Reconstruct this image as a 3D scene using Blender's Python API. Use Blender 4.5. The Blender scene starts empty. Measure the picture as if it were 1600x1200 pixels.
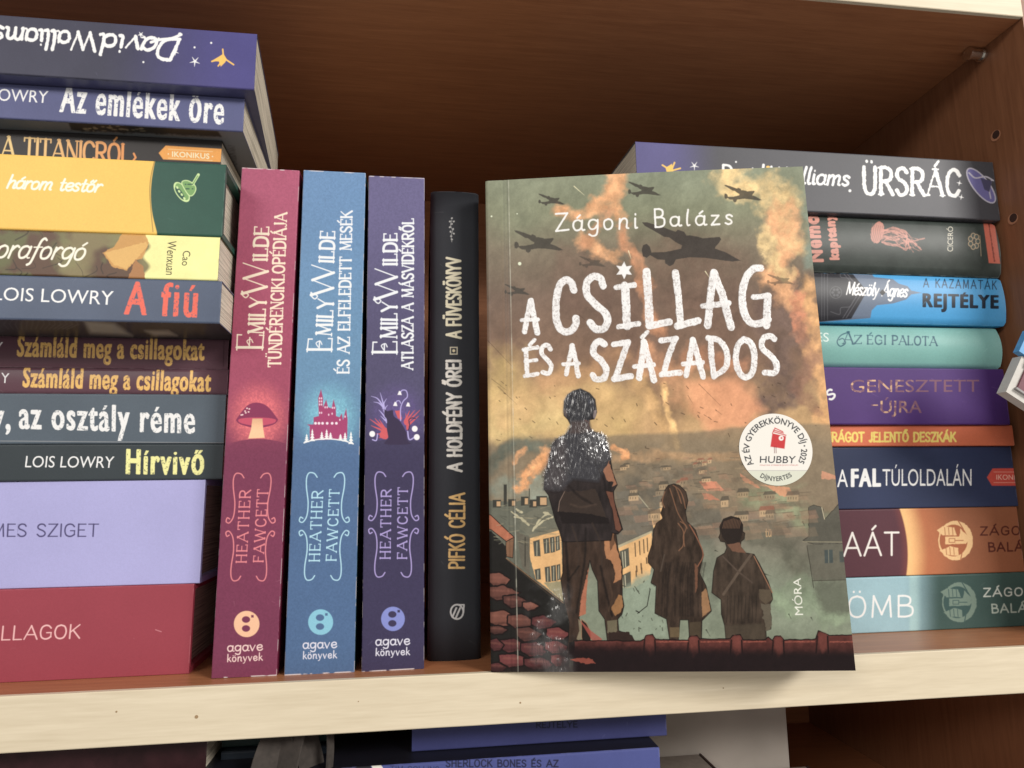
import bpy, bmesh, math, random, unicodedata
import numpy as np

# ------------------------------------------------------------------ camera, world, lamps
S = 0.001                                   # everything below is written in millimetres
scene = bpy.context.scene
col = scene.collection
RX, RY, RZ, F, CD, CH = 0.1565311, 0.0127933, -0.1332177, 1043.54, 266.604, 68.668
def _rot(rx, ry, rz):
    cx, sx, cy, sy, cz, sz = math.cos(rx), math.sin(rx), math.cos(ry), math.sin(ry), math.cos(rz), math.sin(rz)
    return (np.array([[cz, -sz, 0], [sz, cz, 0], [0, 0, 1]]) @ np.array([[1, 0, 0], [0, cx, -sx], [0, sx, cx]])
            @ np.array([[cy, 0, sy], [0, 1, 0], [-sy, 0, cy]]))
R = _rot(RX, RY, RZ); C0 = np.array([0, -CD, CH])
cam_d = bpy.data.cameras.new('camera'); cam = bpy.data.objects.new('camera', cam_d); col.objects.link(cam)
from mathutils import Matrix, Vector
M4 = Matrix([[R[0, 0], R[0, 2], -R[0, 1], 0], [R[1, 0], R[1, 2], -R[1, 1], -CD * S], [R[2, 0], R[2, 2], -R[2, 1], CH * S], [0, 0, 0, 1]])
cam.matrix_world = M4
cam_d.sensor_width = 36; cam_d.lens = F / 1600 * 36; cam_d.clip_start = 0.005; cam_d.clip_end = 20
scene.camera = cam
world = bpy.data.worlds.new('World'); scene.world = world; world.use_nodes = True
bg = world.node_tree.nodes['Background']; bg.inputs[0].default_value = (1.0, 0.955, 0.90, 1); bg.inputs[1].default_value = 0.47
def lamp(name, loc, target, size, power, colr):
    d = bpy.data.lights.new(name, 'AREA'); d.shape = 'RECTANGLE'; d.size, d.size_y = size; d.energy = power; d.color = colr
    o = bpy.data.objects.new(name, d); col.objects.link(o)
    o.location = Vector(loc) * S
    o.rotation_euler = (Vector(target) * S - Vector(loc) * S).to_track_quat('-Z', 'Y').to_euler()
    return o
lamp('unseen_lamp', (1350, -1350, 880), (60, 0, 120), (0.8, 0.4), 38, (1.0, 0.965, 0.91))
lamp('unseen_lamp', (-900, -1500, 760), (0, 0, 100), (0.6, 0.3), 11, (1.0, 0.96, 0.90))  # added fill from the left, no such lamp is known there
vs = scene.view_settings; vs.view_transform = 'Standard'; vs.look = 'None'; vs.exposure = -0.08; vs.gamma = 1.0
scene.render.engine = 'CYCLES'

# ------------------------------------------------------------------ geometry of the photograph
def ray(x, y): return R @ np.array([(x - 800) / F, 1, -(y - 600) / F])
def at(axis, x, y, val):
    r = ray(x, y); return C0 + r * (val - C0[axis]) / r[axis]
def project(P):
    q = (P - C0) @ R
    return 800 + F * q[..., 0] / q[..., 1], 600 - F * q[..., 2] / q[..., 1]

# ------------------------------------------------------------------ noise, colour
def vn(x, y, seed=0):
    xi = np.floor(x).astype(np.int64); yi = np.floor(y).astype(np.int64); fx = x - xi; fy = y - yi
    fx = fx * fx * (3 - 2 * fx); fy = fy * fy * (3 - 2 * fy)
    def h(a, b):
        n = (a * 374761393 + b * 668265263 + seed * 974634777) & 0xffffffff
        n = ((n ^ (n >> 13)) * 1274126177) & 0xffffffff
        return ((n ^ (n >> 16)) & 0xffff) / 65535.0
    return (h(xi, yi) * (1 - fx) + h(xi + 1, yi) * fx) * (1 - fy) + (h(xi, yi + 1) * (1 - fx) + h(xi + 1, yi + 1) * fx) * fy
def fbm(x, y, s, seed=0, octv=4):
    o = 0; a = .5; t = 0
    for k in range(octv):
        o = o + a * vn(x / s, y / s, seed + k * 7); t += a; a *= .5; s /= 2.1
    return o / t
def lin(c):
    c = np.array(c, float) / 255
    return np.where(c <= .04045, c / 12.92, ((c + .055) / 1.055) ** 2.4)
def sm(x): x = np.clip(x, 0, 1); return x * x * (3 - 2 * x)

def cr(pts, n=7, closed=False):
    P = [np.array(p, float) for p in pts]
    if len(P) < 3: return np.array(P)
    if closed: P = [P[-1]] + P + [P[0], P[1]]
    else: P = [2 * P[0] - P[1]] + P + [2 * P[-1] - P[-2]]
    o = []
    for i in range(1, len(P) - 2):
        a, b, c, d = P[i - 1:i + 3]
        for t in np.linspace(0, 1, n, endpoint=False):
            o.append(.5 * ((2 * b) + (c - a) * t + (2 * a - 5 * b + 4 * c - d) * t * t + (3 * b - a - 3 * c + d) * t ** 3))
    o.append(P[-2])
    return np.array(o)

# ------------------------------------------------------------------ stroke alphabets (x, y of a letter one unit high)
CAPS = {}
def G(ch, w, *st): CAPS[ch] = (w, st)
G('A', .70, 't 0,0 .35,1', 'T .35,1 .70,0', 't .12,.34 .58,.34')
G('B', .56, 'T .05,0 .05,1', 'tc .05,1 .30,1 .46,.90 .46,.66 .30,.54 .05,.54', 'Tc .05,.54 .32,.54 .54,.43 .54,.12 .34,0 .05,0')
G('C', .60, 'Tc .58,.80 .46,.96 .28,1 .10,.86 .03,.5 .10,.14 .28,0 .46,.04 .58,.20')
G('D', .62, 'T .05,0 .05,1', 'Tc .05,1 .30,1 .52,.86 .60,.5 .52,.14 .30,0 .05,0')
G('E', .50, 'T .05,0 .05,1', 't .05,1 .48,1', 't .05,.52 .40,.52', 't .05,0 .50,0')
G('F', .48, 'T .05,0 .05,1', 't .05,1 .48,1', 't .05,.52 .40,.52')
G('G', .64, 'Tc .58,.80 .46,.96 .28,1 .10,.86 .03,.5 .10,.14 .28,0 .46,.03 .60,.16', 't .60,.14 .60,.46', 't .36,.46 .60,.46')
G('H', .60, 'T .05,0 .05,1', 'T .55,0 .55,1', 't .05,.52 .55,.52')
G('I', .12, 'T .06,0 .06,1')
G('J', .36, 'T .30,1 .30,.25', 'tc .30,.25 .26,.04 .12,-.02 .02,.08')
G('K', .58, 'T .05,0 .05,1', 't .05,.44 .54,1', 'T .22,.58 .58,0')
G('L', .48, 'T .05,0 .05,1', 't .05,0 .48,0')
G('M', .78, 't .05,0 .10,1', 'T .10,1 .39,.12', 't .39,.12 .68,1', 'T .68,1 .73,0')
G('N', .62, 't .05,0 .05,1', 'T .05,1 .57,0', 't .57,0 .57,1')
G('O', .66, 'Tc .33,1 .12,.88 .03,.5 .12,.12 .33,0 .54,.12 .63,.5 .54,.88 .33,1')
G('P', .54, 'T .05,0 .05,1', 'Tc .05,1 .32,1 .50,.88 .50,.60 .32,.47 .05,.47')
G('R', .58, 'T .05,0 .05,1', 'Tc .05,1 .32,1 .50,.88 .50,.62 .32,.50 .05,.50', 'T .26,.50 .58,0')
G('S', .52, 'Tc .48,.84 .38,.98 .18,.99 .05,.82 .10,.62 .38,.44 .49,.24 .40,.04 .18,0 .03,.16')
G('T', .58, 'T .29,0 .29,1', 't 0,1 .58,1')
G('U', .60, 'Tc .05,1 .05,.4 .12,.08 .30,0 .48,.08 .55,.4 .55,1')
G('V', .66, 'T 0,1 .33,0', 't .33,0 .66,1')
G('W', .96, 'T 0,1 .24,0', 't .24,0 .48,.95', 'T .48,.95 .72,0', 't .72,0 .96,1')
G('Y', .62, 'T 0,1 .31,.46', 't .62,1 .31,.46', 'T .31,.46 .31,0')
G('Z', .56, 't .02,1 .54,1', 'T .54,1 .02,0', 't .02,0 .56,0')
G('.', .10, 'T .05,0 .05,.03'); G(',', .12, 'T .08,.06 .02,-.16'); G(' ', .34)
G('0', .52, 'Tc .26,1 .06,.8 .03,.5 .06,.2 .26,0 .46,.2 .49,.5 .46,.8 .26,1')
G('2', .50, 'Tc .04,.80 .16,.98 .36,.98 .46,.78 .36,.5 .04,0', 't .04,0 .5,0')
G('5', .50, 't .10,1 .45,1', 't .10,1 .07,.56', 'Tc .07,.56 .28,.64 .47,.48 .46,.16 .28,0 .05,.10')
G('*', .2, 'T .1,.45 .1,.5')
LOW = {}
def g(ch, w, *st): LOW[ch] = (w, st)
g('a', .50, 'Tc .44,.52 .28,.62 .10,.54 .04,.28 .14,.03 .32,.04 .44,.24 .46,.60', 'tc .45,.55 .43,.2 .47,.02 .56,.03')
g('d', .50, 'Tc .44,.52 .28,.62 .10,.54 .04,.28 .14,.03 .32,.04 .44,.24', 'Tc .50,1.1 .45,.6 .43,.2 .47,.02 .56,.03')
g('e', .46, 'Tc .06,.30 .40,.36 .40,.56 .24,.62 .08,.50 .05,.22 .18,.01 .36,.04 .46,.16')
g('f', .36, 'Tc .46,.98 .36,1.06 .25,.9 .20,.4 .14,-.2 .02,-.34', 't .04,.58 .40,.60')
g('g', .50, 'Tc .44,.52 .28,.62 .10,.54 .04,.30 .14,.06 .32,.08 .44,.28', 'Tc .47,.60 .46,.1 .40,-.28 .22,-.36 .06,-.26')
g('h', .50, 'T .08,0 .12,1.05', 'Tc .09,.30 .22,.56 .36,.60 .44,.48 .42,.10 .46,.02 .54,.04')
g('i', .18, 'Tc .08,.60 .08,.2 .10,.02 .18,.03', 't .09,.82 .09,.86')
g('k', .46, 'T .08,0 .12,1.05', 't .10,.26 .40,.60', 'T .20,.36 .46,0')
g('l', .20, 'Tc .14,1.05 .09,.6 .08,.2 .12,.02 .20,.04')
g('m', .76, 'T .06,0 .08,.60', 'Tc .07,.34 .18,.58 .30,.60 .36,.46 .35,0', 'Tc .36,.36 .48,.58 .60,.60 .66,.46 .64,.08 .72,.02')
g('n', .50, 'T .06,0 .08,.60', 'Tc .07,.34 .20,.58 .34,.60 .42,.46 .40,.08 .48,.02')
g('o', .48, 'Tc .24,.62 .08,.52 .04,.30 .10,.06 .24,0 .38,.08 .44,.32 .38,.54 .24,.62')
g('r', .36, 'T .06,0 .08,.60', 'Tc .07,.36 .18,.56 .28,.62 .36,.56')
g('s', .38, 'Tc .34,.52 .22,.62 .08,.56 .10,.40 .28,.26 .32,.10 .18,0 .03,.08')
g('t', .34, 'Tc .16,.92 .14,.4 .16,.06 .26,0 .34,.08', 't .02,.60 .34,.62')
g('v', .44, 'T .02,.60 .20,0', 't .20,0 .42,.60')
g('y', .46, 'T .04,.60 .22,.06', 'tc .44,.60 .26,.05 .14,-.26 .02,-.30')
g('z', .42, 't .05,.60 .38,.60', 'T .38,.60 .04,0', 't .04,0 .42,.02')
g('u', .50, 'Tc .06,.60 .06,.16 .16,0 .30,.06 .42,.28', 'T .43,.60 .44,.02')
g(' ', .34); g('.', .12, 'T .06,0 .06,.03')
ACC = {'\u0301': ['t .02,.10 .16,.26'], '\u0308': ['t -.08,.16 -.08,.18', 't .14,.16 .14,.18'], '\u030b': ['t -.08,.10 .02,.26', 't .10,.10 .20,.26']}
def parse(st):
    h, *p = st.split(); return h, [tuple(map(float, q.split(','))) for q in p]
def layout(text, style, track=.12, serif=0.0, small=None):
    x = 0; out = []
    for ch in text:
        d = unicodedata.normalize('NFD', ch); base, acc = d[0], d[1:]
        src = LOW if (style == 'low' and base in LOW) else CAPS
        w, sts = src.get(base, src.get(base.upper(), CAPS[' ']))
        for st in sts:
            if base == 'i' and acc and '.82' in st: continue
            h, p = parse(st); q = [(x + a, b) for a, b in p]
            if 'c' in h: q = cr(q, 6)
            out.append((1.0 if h[0] == 'T' else 0.0, np.array(q)))
            if serif and 'c' not in h:
                for (a, b), (c, e) in ((q[0], q[-1]), (q[-1], q[0])):
                    if b in (0, 1, .6) and abs(a - c) < .55 * abs(b - e): out.append((0.0, np.array([(a - serif, b), (a + serif, b)])))
                    elif b in (0, 1) and abs(b - e) < .01 and base in 'ELFTZ' and not (a in (x + .05,)):
                        out.append((0.0, np.array([(a, b), (a, b + (.16 if b == 0 else -.16))])))
        for a in acc:
            top = .62 if (src is LOW) else 1.0
            for st in ACC.get(a, []):
                h, p = parse(st); out.append((.5, np.array([(x + w / 2 - .04 + u, top + .04 + v) for u, v in p])))
        x += w + track
    return out, x - track

# outlines of Blender's built-in typeface
_bf = {}
def bfont(text, bold=0.0):
    k = (text, bold)
    if k in _bf: return _bf[k]
    cu = bpy.data.curves.new('lettering', 'FONT'); cu.body = text; cu.space_character = 1 + min(.22, bold * 2.6); cu.fill_mode = 'NONE'; cu.resolution_u = 4
    o = bpy.data.objects.new('lettering', cu); col.objects.link(o)
    dg = bpy.context.evaluated_depsgraph_get(); me = o.evaluated_get(dg).to_mesh()
    V = np.array([v.co[:2] for v in me.vertices]); E = [tuple(e.vertices) for e in me.edges]
    par = list(range(len(V)))
    def find(a):
        while par[a] != a: par[a] = par[par[a]]; a = par[a]
        return a
    for a, b in E: par[find(a)] = find(b)
    loops = {}
    for a, b in E: loops.setdefault(find(a), []).append((a, b))
    segs = [np.array([[V[a], V[b]] for a, b in L]) for L in loops.values()]
    o.evaluated_get(dg).to_mesh_clear(); bpy.data.objects.remove(o); bpy.data.curves.remove(cu)
    A = np.concatenate([s.reshape(-1, 2) for s in segs]); x0, x1 = A[:, 0].min(), A[:, 0].max()
    segs = [np.stack([(s[..., 0] - x0) / (x1 - x0), s[..., 1] / .70], -1) for s in segs]
    _bf[k] = segs
    return segs

def quadmap(BL, BR, TR, TL):
    BL, BR, TR, TL = map(lambda p: np.array(p, float), (BL, BR, TR, TL))
    def f(s, t):
        s = np.asarray(s, float)[..., None]; t = np.asarray(t, float)[..., None]
        return (BL * (1 - s) + BR * s) * (1 - t) + (TL * (1 - s) + TR * s) * t
    return f
def arcmap(cx, cy, rx, ry, a0, a1, h, inside=False):
    def f(s, t):
        a = np.radians(a0 + (a1 - a0) * np.asarray(s, float)); k = 1 + (-1 if inside else 1) * np.asarray(t, float) * h / rx
        return np.stack([cx + rx * k * np.cos(a), cy - ry * k * np.sin(a)], -1)
    return f

# ------------------------------------------------------------------ a printed sheet: colour per point of a surface
class Sheet:
    def __init__(s, name, surf, color, dens=1.7, gain=1.0):
        uu = np.linspace(0, 1, 9)
        def ln(a): return float(np.sum(np.hypot(np.diff(a[0]), np.diff(a[1]))))
        w = max(ln(project(surf(uu, uu * 0))), ln(project(surf(uu, uu * 0 + 1))))
        h = max(ln(project(surf(uu * 0, uu))), ln(project(surf(uu * 0 + 1, uu))))
        s.nu, s.nv = int(min(1500, max(16, w * dens))), int(min(1700, max(16, h * dens)))
        U, V = np.meshgrid((np.arange(s.nu) + .5) / s.nu, (np.arange(s.nv) + .5) / s.nv)
        s.X, s.Y = project(surf(U, V)); s.name = name; s.gain = gain
        s.c = np.zeros((s.nv, s.nu, 3)) + lin(color); s.g = np.zeros((s.nv, s.nu))
    def win(s, x0, y0, x1, y1, pad=4):
        k = 4; X, Y = s.X[::k, ::k], s.Y[::k, ::k]
        pad += 4
        m = (X > x0 - pad) & (X < x1 + pad) & (Y > y0 - pad) & (Y < y1 + pad)
        j = np.nonzero(m.any(1))[0]; i = np.nonzero(m.any(0))[0]
        if len(j) == 0: return None
        return (slice(max(0, (j[0] - 1) * k), (j[-1] + 2) * k), slice(max(0, (i[0] - 1) * k), (i[-1] + 2) * k))
    def put(s, w, a, color, gloss=None):
        c = lin(color) if not callable(color) else color(s.X[w], s.Y[w])
        s.c[w] = s.c[w] * (1 - a[..., None]) + c * a[..., None]
        if gloss is not None: s.g[w] = s.g[w] * (1 - a) + gloss * a
    def all(s, f):                               # f(X, Y, c) -> c
        s.c = f(s.X, s.Y, s.c)
    def mix(s, a, color): s.c = s.c * (1 - a[..., None]) + lin(color) * a[..., None]
    def stroke(s, pts, w, color, soft=.55, alpha=1, rough=0, rs=3, grunge=0, gs=2.2, seed=1, taper=False, curve=False, gloss=None):
        P = np.array(pts, float)
        if curve: P = cr(P, 7)
        if len(P) == 1: P = np.vstack([P, P + .01])
        m = w + 3
        W = s.win(P[:, 0].min() - m, P[:, 1].min() - m, P[:, 0].max() + m, P[:, 1].max() + m)
        if W is None: return
        X, Y = s.X[W], s.Y[W]; D = np.full(X.shape, 1e9); n = len(P) - 1
        for i in range(n):
            a, b = P[i], P[i + 1]; v = b - a; L = v @ v + 1e-9
            t = np.clip(((X - a[0]) * v[0] + (Y - a[1]) * v[1]) / L, 0, 1)
            r = w / 2
            if taper: r = w / 2 * (1 - .85 * (i + t) / n)
            D = np.minimum(D, np.hypot(X - a[0] - v[0] * t, Y - a[1] - v[1] * t) - r)
        if rough: D = D + (fbm(X, Y, rs, seed + 50, 2) - .5) * 2 * rough
        a = np.clip(.5 - D / (2 * soft), 0, 1) * alpha
        if grunge: a = a * (1 - grunge * sm((fbm(X, Y, gs, seed, 3) - .56) * 9))
        s.put(W, a, color, gloss)
    def poly(s, pts, color, soft=.6, alpha=1, rough=0, rs=4, seed=3, curve=False, gloss=None, edge=None, ew=1.2):
        P = np.array(pts, float)
        if curve: P = cr(P, 6, True)
        W = s.win(P[:, 0].min() - 3, P[:, 1].min() - 3, P[:, 0].max() + 3, P[:, 1].max() + 3)
        if W is None: return
        X, Y = s.X[W], s.Y[W]; D = np.full(X.shape, 1e9); ins = np.zeros(X.shape, bool)
        Q = np.roll(P, -1, 0)
        for a, b in zip(P, Q):
            v = b - a; L = v @ v + 1e-9
            t = np.clip(((X - a[0]) * v[0] + (Y - a[1]) * v[1]) / L, 0, 1)
            D = np.minimum(D, np.hypot(X - a[0] - v[0] * t, Y - a[1] - v[1] * t))
            if a[1] != b[1]: ins ^= ((a[1] > Y) != (b[1] > Y)) & (X < v[0] * (Y - a[1]) / v[1] + a[0])
        D = np.where(ins, -D, D)
        if rough: D = D + (fbm(X, Y, rs, seed, 3) - .5) * 2 * rough
        s.put(W, np.clip(.5 - D / (2 * soft), 0, 1) * alpha, color, gloss)
        if edge is not None: s.put(W, np.clip(.5 - (abs(D) - ew / 2) / 1.1, 0, 1) * alpha, edge)
    def ell(s, cx, cy, rx, ry, color, rot=0, **k):
        a = np.radians(np.arange(0, 360, 12)); c, d = math.cos(math.radians(rot)), math.sin(math.radians(rot))
        x, y = rx * np.cos(a), ry * np.sin(a)
        s.poly(np.stack([cx + x * c - y * d, cy + x * d + y * c], -1), color, **k)
    def text(s, txt, quad, w, color, style='caps', track=.12, contrast=0., serif=0., slant=0., **k):
        f = quadmap(*quad) if isinstance(quad, (tuple, list)) else quad
        st, L = layout(txt, style, track, serif)
        for i, (th, P) in enumerate(st):
            q = f((P[:, 0] + slant * P[:, 1]) / L, P[:, 1])
            s.stroke(q, w * (1 - contrast * (1 - th)), color, **k)
    def type(s, txt, quad, color, bold=0., grunge=0, gs=2.4, seed=5, alpha=1, rough=0, gloss=None, slant=0):
        f = quadmap(*quad) if isinstance(quad, (tuple, list)) else quad
        rb = bold * 22
        for seg in bfont(txt, bold):
            ty = seg[..., 1]; rb = bold * 22 * (.45 if np.ptp(ty) < .26 else 1)
            if bold > .055: ty = np.where(ty <= .78, ty * 1.1, .858 + (ty - .78) * .66)
            q = f(seg[..., 0] + slant * seg[..., 1], ty)
            W = s.win(q[..., 0].min() - rb, q[..., 1].min() - rb, q[..., 0].max() + rb, q[..., 1].max() + rb)
            if W is None: continue
            if not hasattr(s, 'tm'): s.tm = np.zeros((2,) + s.X.shape, bool); s.tb = np.zeros(s.X.shape)
            if rb > 0:
                X, Y = s.X[W], s.Y[W]; D = np.full(X.shape, 1e9)
                if rough: X = X + (fbm(X, Y, 3.5, 9, 2) - .5) * rough; Y = Y + (fbm(X, Y, 3.5, 19, 2) - .5) * rough
                for a, b in q:
                    v = b - a; L_ = v @ v + 1e-9; t = np.clip(((X - a[0]) * v[0] + (Y - a[1]) * v[1]) / L_, 0, 1)
                    D = np.minimum(D, np.hypot(X - a[0] - v[0] * t, (Y - a[1] - v[1] * t) * (1.5 if bold > .055 else 1)))
                s.tb[W] = np.maximum(s.tb[W], np.clip(.5 - (D - rb) / .9, 0, 1))
            for n, o in enumerate((-.16, .16)):
                X, Y = s.X[W] + o, s.Y[W] + o * .6
                if rough:
                    X = X + (fbm(X, Y, 3.5, 9, 2) - .5) * rough; Y = Y + (fbm(X, Y, 3.5, 19, 2) - .5) * rough
                t = np.zeros(X.shape, bool)
                for a, b in q:
                    if a[1] != b[1]: t ^= ((a[1] > Y) != (b[1] > Y)) & (X < (b[0] - a[0]) * (Y - a[1]) / (b[1] - a[1]) + a[0])
                s.tm[n][W] ^= t
        if hasattr(s, 'tm'):
            W = (slice(None), slice(None)); a = np.maximum(s.tm.mean(0), s.tb) * alpha
            if grunge:
                nz = a > 0; gr = np.zeros(a.shape); gr[nz] = sm((fbm(s.X[nz], s.Y[nz], gs, seed, 2) - .66) * 8); a = a * (1 - grunge * gr)
            s.put(W, a, color, gloss); del s.tm
    def grain(s, amp=.05, scale=1.6, seed=3):
        n = fbm(s.X, s.Y, scale, seed, 2) - .5; s.c = s.c * (1 + amp * 2 * n[..., None])
    def image(s):
        im = bpy.data.images.new(s.name, s.nu, s.nv, alpha=True); im.colorspace_settings.name = 'Non-Color'
        a = np.ones((s.nv, s.nu, 4), np.float32); lum = (s.c @ np.array([.3, .6, .1]))[..., None]; a[..., :3] = np.clip((s.c * .88 + lum * .12) * s.gain, 0, .86) ** .5; a[..., 3] = np.clip(s.g, 0, 1) * .9 + .1
        im.alpha_mode = 'CHANNEL_PACKED'
        im.pixels.foreach_set(a.ravel()); im.pack()
        return im

# ------------------------------------------------------------------ materials
def mat(name, rough=.5, spec=.5):
    m = bpy.data.materials.new(name); m.use_nodes = True; nt = m.node_tree; b = nt.nodes['Principled BSDF']
    b.inputs['Roughness'].default_value = rough; b.inputs['Specular IOR Level'].default_value = spec
    return m, nt, b
def noise(nt, scale, vec=(1, 1, 1), detail=4, coord='Object', dist=0):
    tc = nt.nodes.new('ShaderNodeTexCoord'); mp = nt.nodes.new('ShaderNodeMapping'); mp.inputs['Scale'].default_value = vec
    n = nt.nodes.new('ShaderNodeTexNoise'); n.inputs['Scale'].default_value = scale; n.inputs['Detail'].default_value = detail; n.inputs['Distortion'].default_value = dist
    nt.links.new(tc.outputs[coord], mp.inputs[0]); nt.links.new(mp.outputs[0], n.inputs['Vector']); return n.outputs['Fac']
def ramp(nt, fac, *stops):
    r = nt.nodes.new('ShaderNodeValToRGB'); e = r.color_ramp.elements
    while len(e) < len(stops): e.new(.5)
    for i, (p, c) in enumerate(stops): e[i].position = p; e[i].color = (*c, 1)
    nt.links.new(fac, r.inputs[0]); return r.outputs[0]
def bump(nt, b, h, strength, dist=.0002):
    n = nt.nodes.new('ShaderNodeBump'); n.inputs['Strength'].default_value = strength; n.inputs['Distance'].default_value = dist
    nt.links.new(h, n.inputs['Height']); nt.links.new(n.outputs[0], b.inputs['Normal']); nt.links.new(n.outputs[0], b.inputs['Coat Normal']); return n
def math_(nt, op, a, b=None):
    n = nt.nodes.new('ShaderNodeMath'); n.operation = op
    for i, v in enumerate((a, b)):
        if v is None: continue
        if hasattr(v, 'is_linked') or hasattr(v, 'node'): nt.links.new(v, n.inputs[i])
        else: n.inputs[i].default_value = v
    return n.outputs[0]
def wood(name, dark, light, axis, rough=.35, k=1.0, bmp=.15):
    m, nt, b = mat(name, rough, .4)
    sc = {'x': (1.6, 26, 26), 'z': (26, 26, 1.6)}[axis]
    f = noise(nt, 9 * k, sc, 6, dist=.6); f2 = noise(nt, 40 * k, sc, 4); f3 = noise(nt, 14, (1, 1, 1), 3)
    s_ = math_(nt, 'ADD', math_(nt, 'MULTIPLY', f, .55), math_(nt, 'ADD', math_(nt, 'MULTIPLY', f2, .3), math_(nt, 'MULTIPLY', f3, .15)))
    c = ramp(nt, s_, (.34, dark), (.66, light)); nt.links.new(c, b.inputs['Base Color'])
    bump(nt, b, s_, bmp, .0003)
    return m
def L(c): return tuple(float(v) for v in lin(c))
M = {}
M['veneer'] = wood('brown_veneer', L((154, 100, 68)), L((180, 122, 84)), 'x', .36, 1.6)
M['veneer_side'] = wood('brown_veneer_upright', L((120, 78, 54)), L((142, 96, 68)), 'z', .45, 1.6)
M['band'] = wood('cream_edge_band', L((204, 190, 164)), L((222, 209, 184)), 'x', .5, 1.3, .1)
def plain(name, c, rough=.5, amp=.12, scale=300, bmp=.08):
    m, nt, b = mat(name, rough)
    c = np.array(L(c)); f = noise(nt, scale, detail=3)
    nt.links.new(ramp(nt, f, (.3, tuple(c * (1 - amp))), (.7, tuple(np.minimum(1, c * (1 + amp))))), b.inputs['Base Color'])
    bump(nt, b, f, bmp, .0002)
    return m
def pages(name, c, axis):
    m, nt, b = mat(name, .85, .2)
    sc = {'z': (.6, .6, 60), 'x': (60, .6, .6), 'y': (.6, 60, .6)}[axis]
    f = noise(nt, 55, sc, 3); f2 = noise(nt, 30, detail=3); s_ = math_(nt, 'ADD', math_(nt, 'MULTIPLY', f, .8), math_(nt, 'MULTIPLY', f2, .2))
    c = np.array(L(c)); nt.links.new(ramp(nt, s_, (.36, tuple(c * .45)), (.56, tuple(c))), b.inputs['Base Color']); bump(nt, b, f, .35, .0003)
    return m
M['pages_z'] = pages('page_edges_lying', (214, 204, 186), 'z'); M['pages_x'] = pages('page_edges_standing', (214, 204, 186), 'x')
M['pages_y'] = pages('page_edges_leaning', (216, 206, 188), 'y')
M['metal'] = mat('nickel', .25)[0]; M['metal'].node_tree.nodes['Principled BSDF'].inputs['Metallic'].default_value = 1
M['metal'].node_tree.nodes['Principled BSDF'].inputs['Base Color'].default_value = (.7, .68, .64, 1)
M['hole'] = plain('hole_rim', (170, 120, 92), .5); M['dark'] = plain('hole_dark', (58, 34, 25), .8)

def printed(sheet, rough=.42, bmp=.06, gloss=False, coat=0.0, emb=.9):
    m, nt, b = mat(sheet.name + '_print', rough, .2)
    im = nt.nodes.new('ShaderNodeTexImage'); im.image = sheet.image(); im.extension = 'EXTEND'; im.interpolation = 'Cubic'
    g_ = nt.nodes.new('ShaderNodeMix'); g_.data_type = 'RGBA'; g_.blend_type = 'MULTIPLY'; g_.inputs[0].default_value = 1
    nt.links.new(im.outputs[0], g_.inputs[6]); nt.links.new(im.outputs[0], g_.inputs[7]); nt.links.new(g_.outputs[2], b.inputs['Base Color'])
    b.inputs['Coat Weight'].default_value = coat; b.inputs['Coat IOR'].default_value = 2.1 if gloss else 1.5; b.inputs['Coat Roughness'].default_value = .3
    h = noise(nt, 900, detail=2)
    hb = math_(nt, 'MULTIPLY', h, .25)
    if gloss:
        al = math_(nt, 'MULTIPLY', math_(nt, 'SUBTRACT', im.outputs[1], .1), 1.111)
        r = math_(nt, 'SUBTRACT', rough, math_(nt, 'MULTIPLY', al, rough - .12)); nt.links.new(r, b.inputs['Roughness'])
        nt.links.new(math_(nt, 'ADD', .2, math_(nt, 'MULTIPLY', al, .5)), b.inputs['Specular IOR Level'])
        nt.links.new(al, b.inputs['Coat Weight']); b.inputs['Coat Roughness'].default_value = .26
        st = noise(nt, 900, (1.0, 1.0, .28), 1)
        hb = math_(nt, 'ADD', math_(nt, 'MULTIPLY', hb, .10), math_(nt, 'MULTIPLY', math_(nt, 'MULTIPLY', st, al), emb))
    bump(nt, b, hb, 1.0 if gloss else min(1, bmp * 6), .0016 if gloss else .00012)
    return m

# ------------------------------------------------------------------ mesh helpers
def mesh_obj(name, verts, faces, mats, parent=None, loc=(0, 0, 0), uvs=None, mi=None, smooth=False):
    me = bpy.data.meshes.new(name); lv = np.array(loc, float)
    me.from_pydata([tuple((np.array(v) - lv) * S) for v in verts], [], faces)
    for m in mats: me.materials.append(m)
    if mi is not None: me.polygons.foreach_set('material_index', mi)
    if uvs is not None:
        ul = me.uv_layers.new(name='UVMap')
        for lp in me.loops: ul.data[lp.index].uv = uvs[lp.vertex_index]
    if smooth: me.polygons.foreach_set('use_smooth', [True] * len(me.polygons))
    me.update()
    o = bpy.data.objects.new(name, me); col.objects.link(o)
    if parent is not None: o.parent = parent
    else: o.location = lv * S
    return o
def thing(name, label, cat, loc, group=None):
    o = bpy.data.objects.new(name, None); col.objects.link(o); o.location = np.array(loc, float) * S; o.empty_display_size = .02
    o['label'] = label; o['category'] = cat
    if group: o['group'] = group
    return o
def tag(o, label, cat, group=None, kind=None):
    o['label'] = label; o['category'] = cat
    if group: o['group'] = group
    if kind: o['kind'] = kind
def box_v(lo, hi):
    return [(x, y, z) for x in (lo[0], hi[0]) for y in (lo[1], hi[1]) for z in (lo[2], hi[2])]
BF = [(0, 1, 3, 2), (4, 6, 7, 5), (0, 4, 5, 1), (2, 3, 7, 6), (0, 2, 6, 4), (1, 5, 7, 3)]
def box(name, lo, hi, m, parent=None, loc=(0, 0, 0), bev=0):
    o = mesh_obj(name, box_v(lo, hi), BF, [m], parent, loc)
    if bev:
        b = o.modifiers.new('bevel', 'BEVEL'); b.width = bev * S; b.segments = 2
    return o

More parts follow.
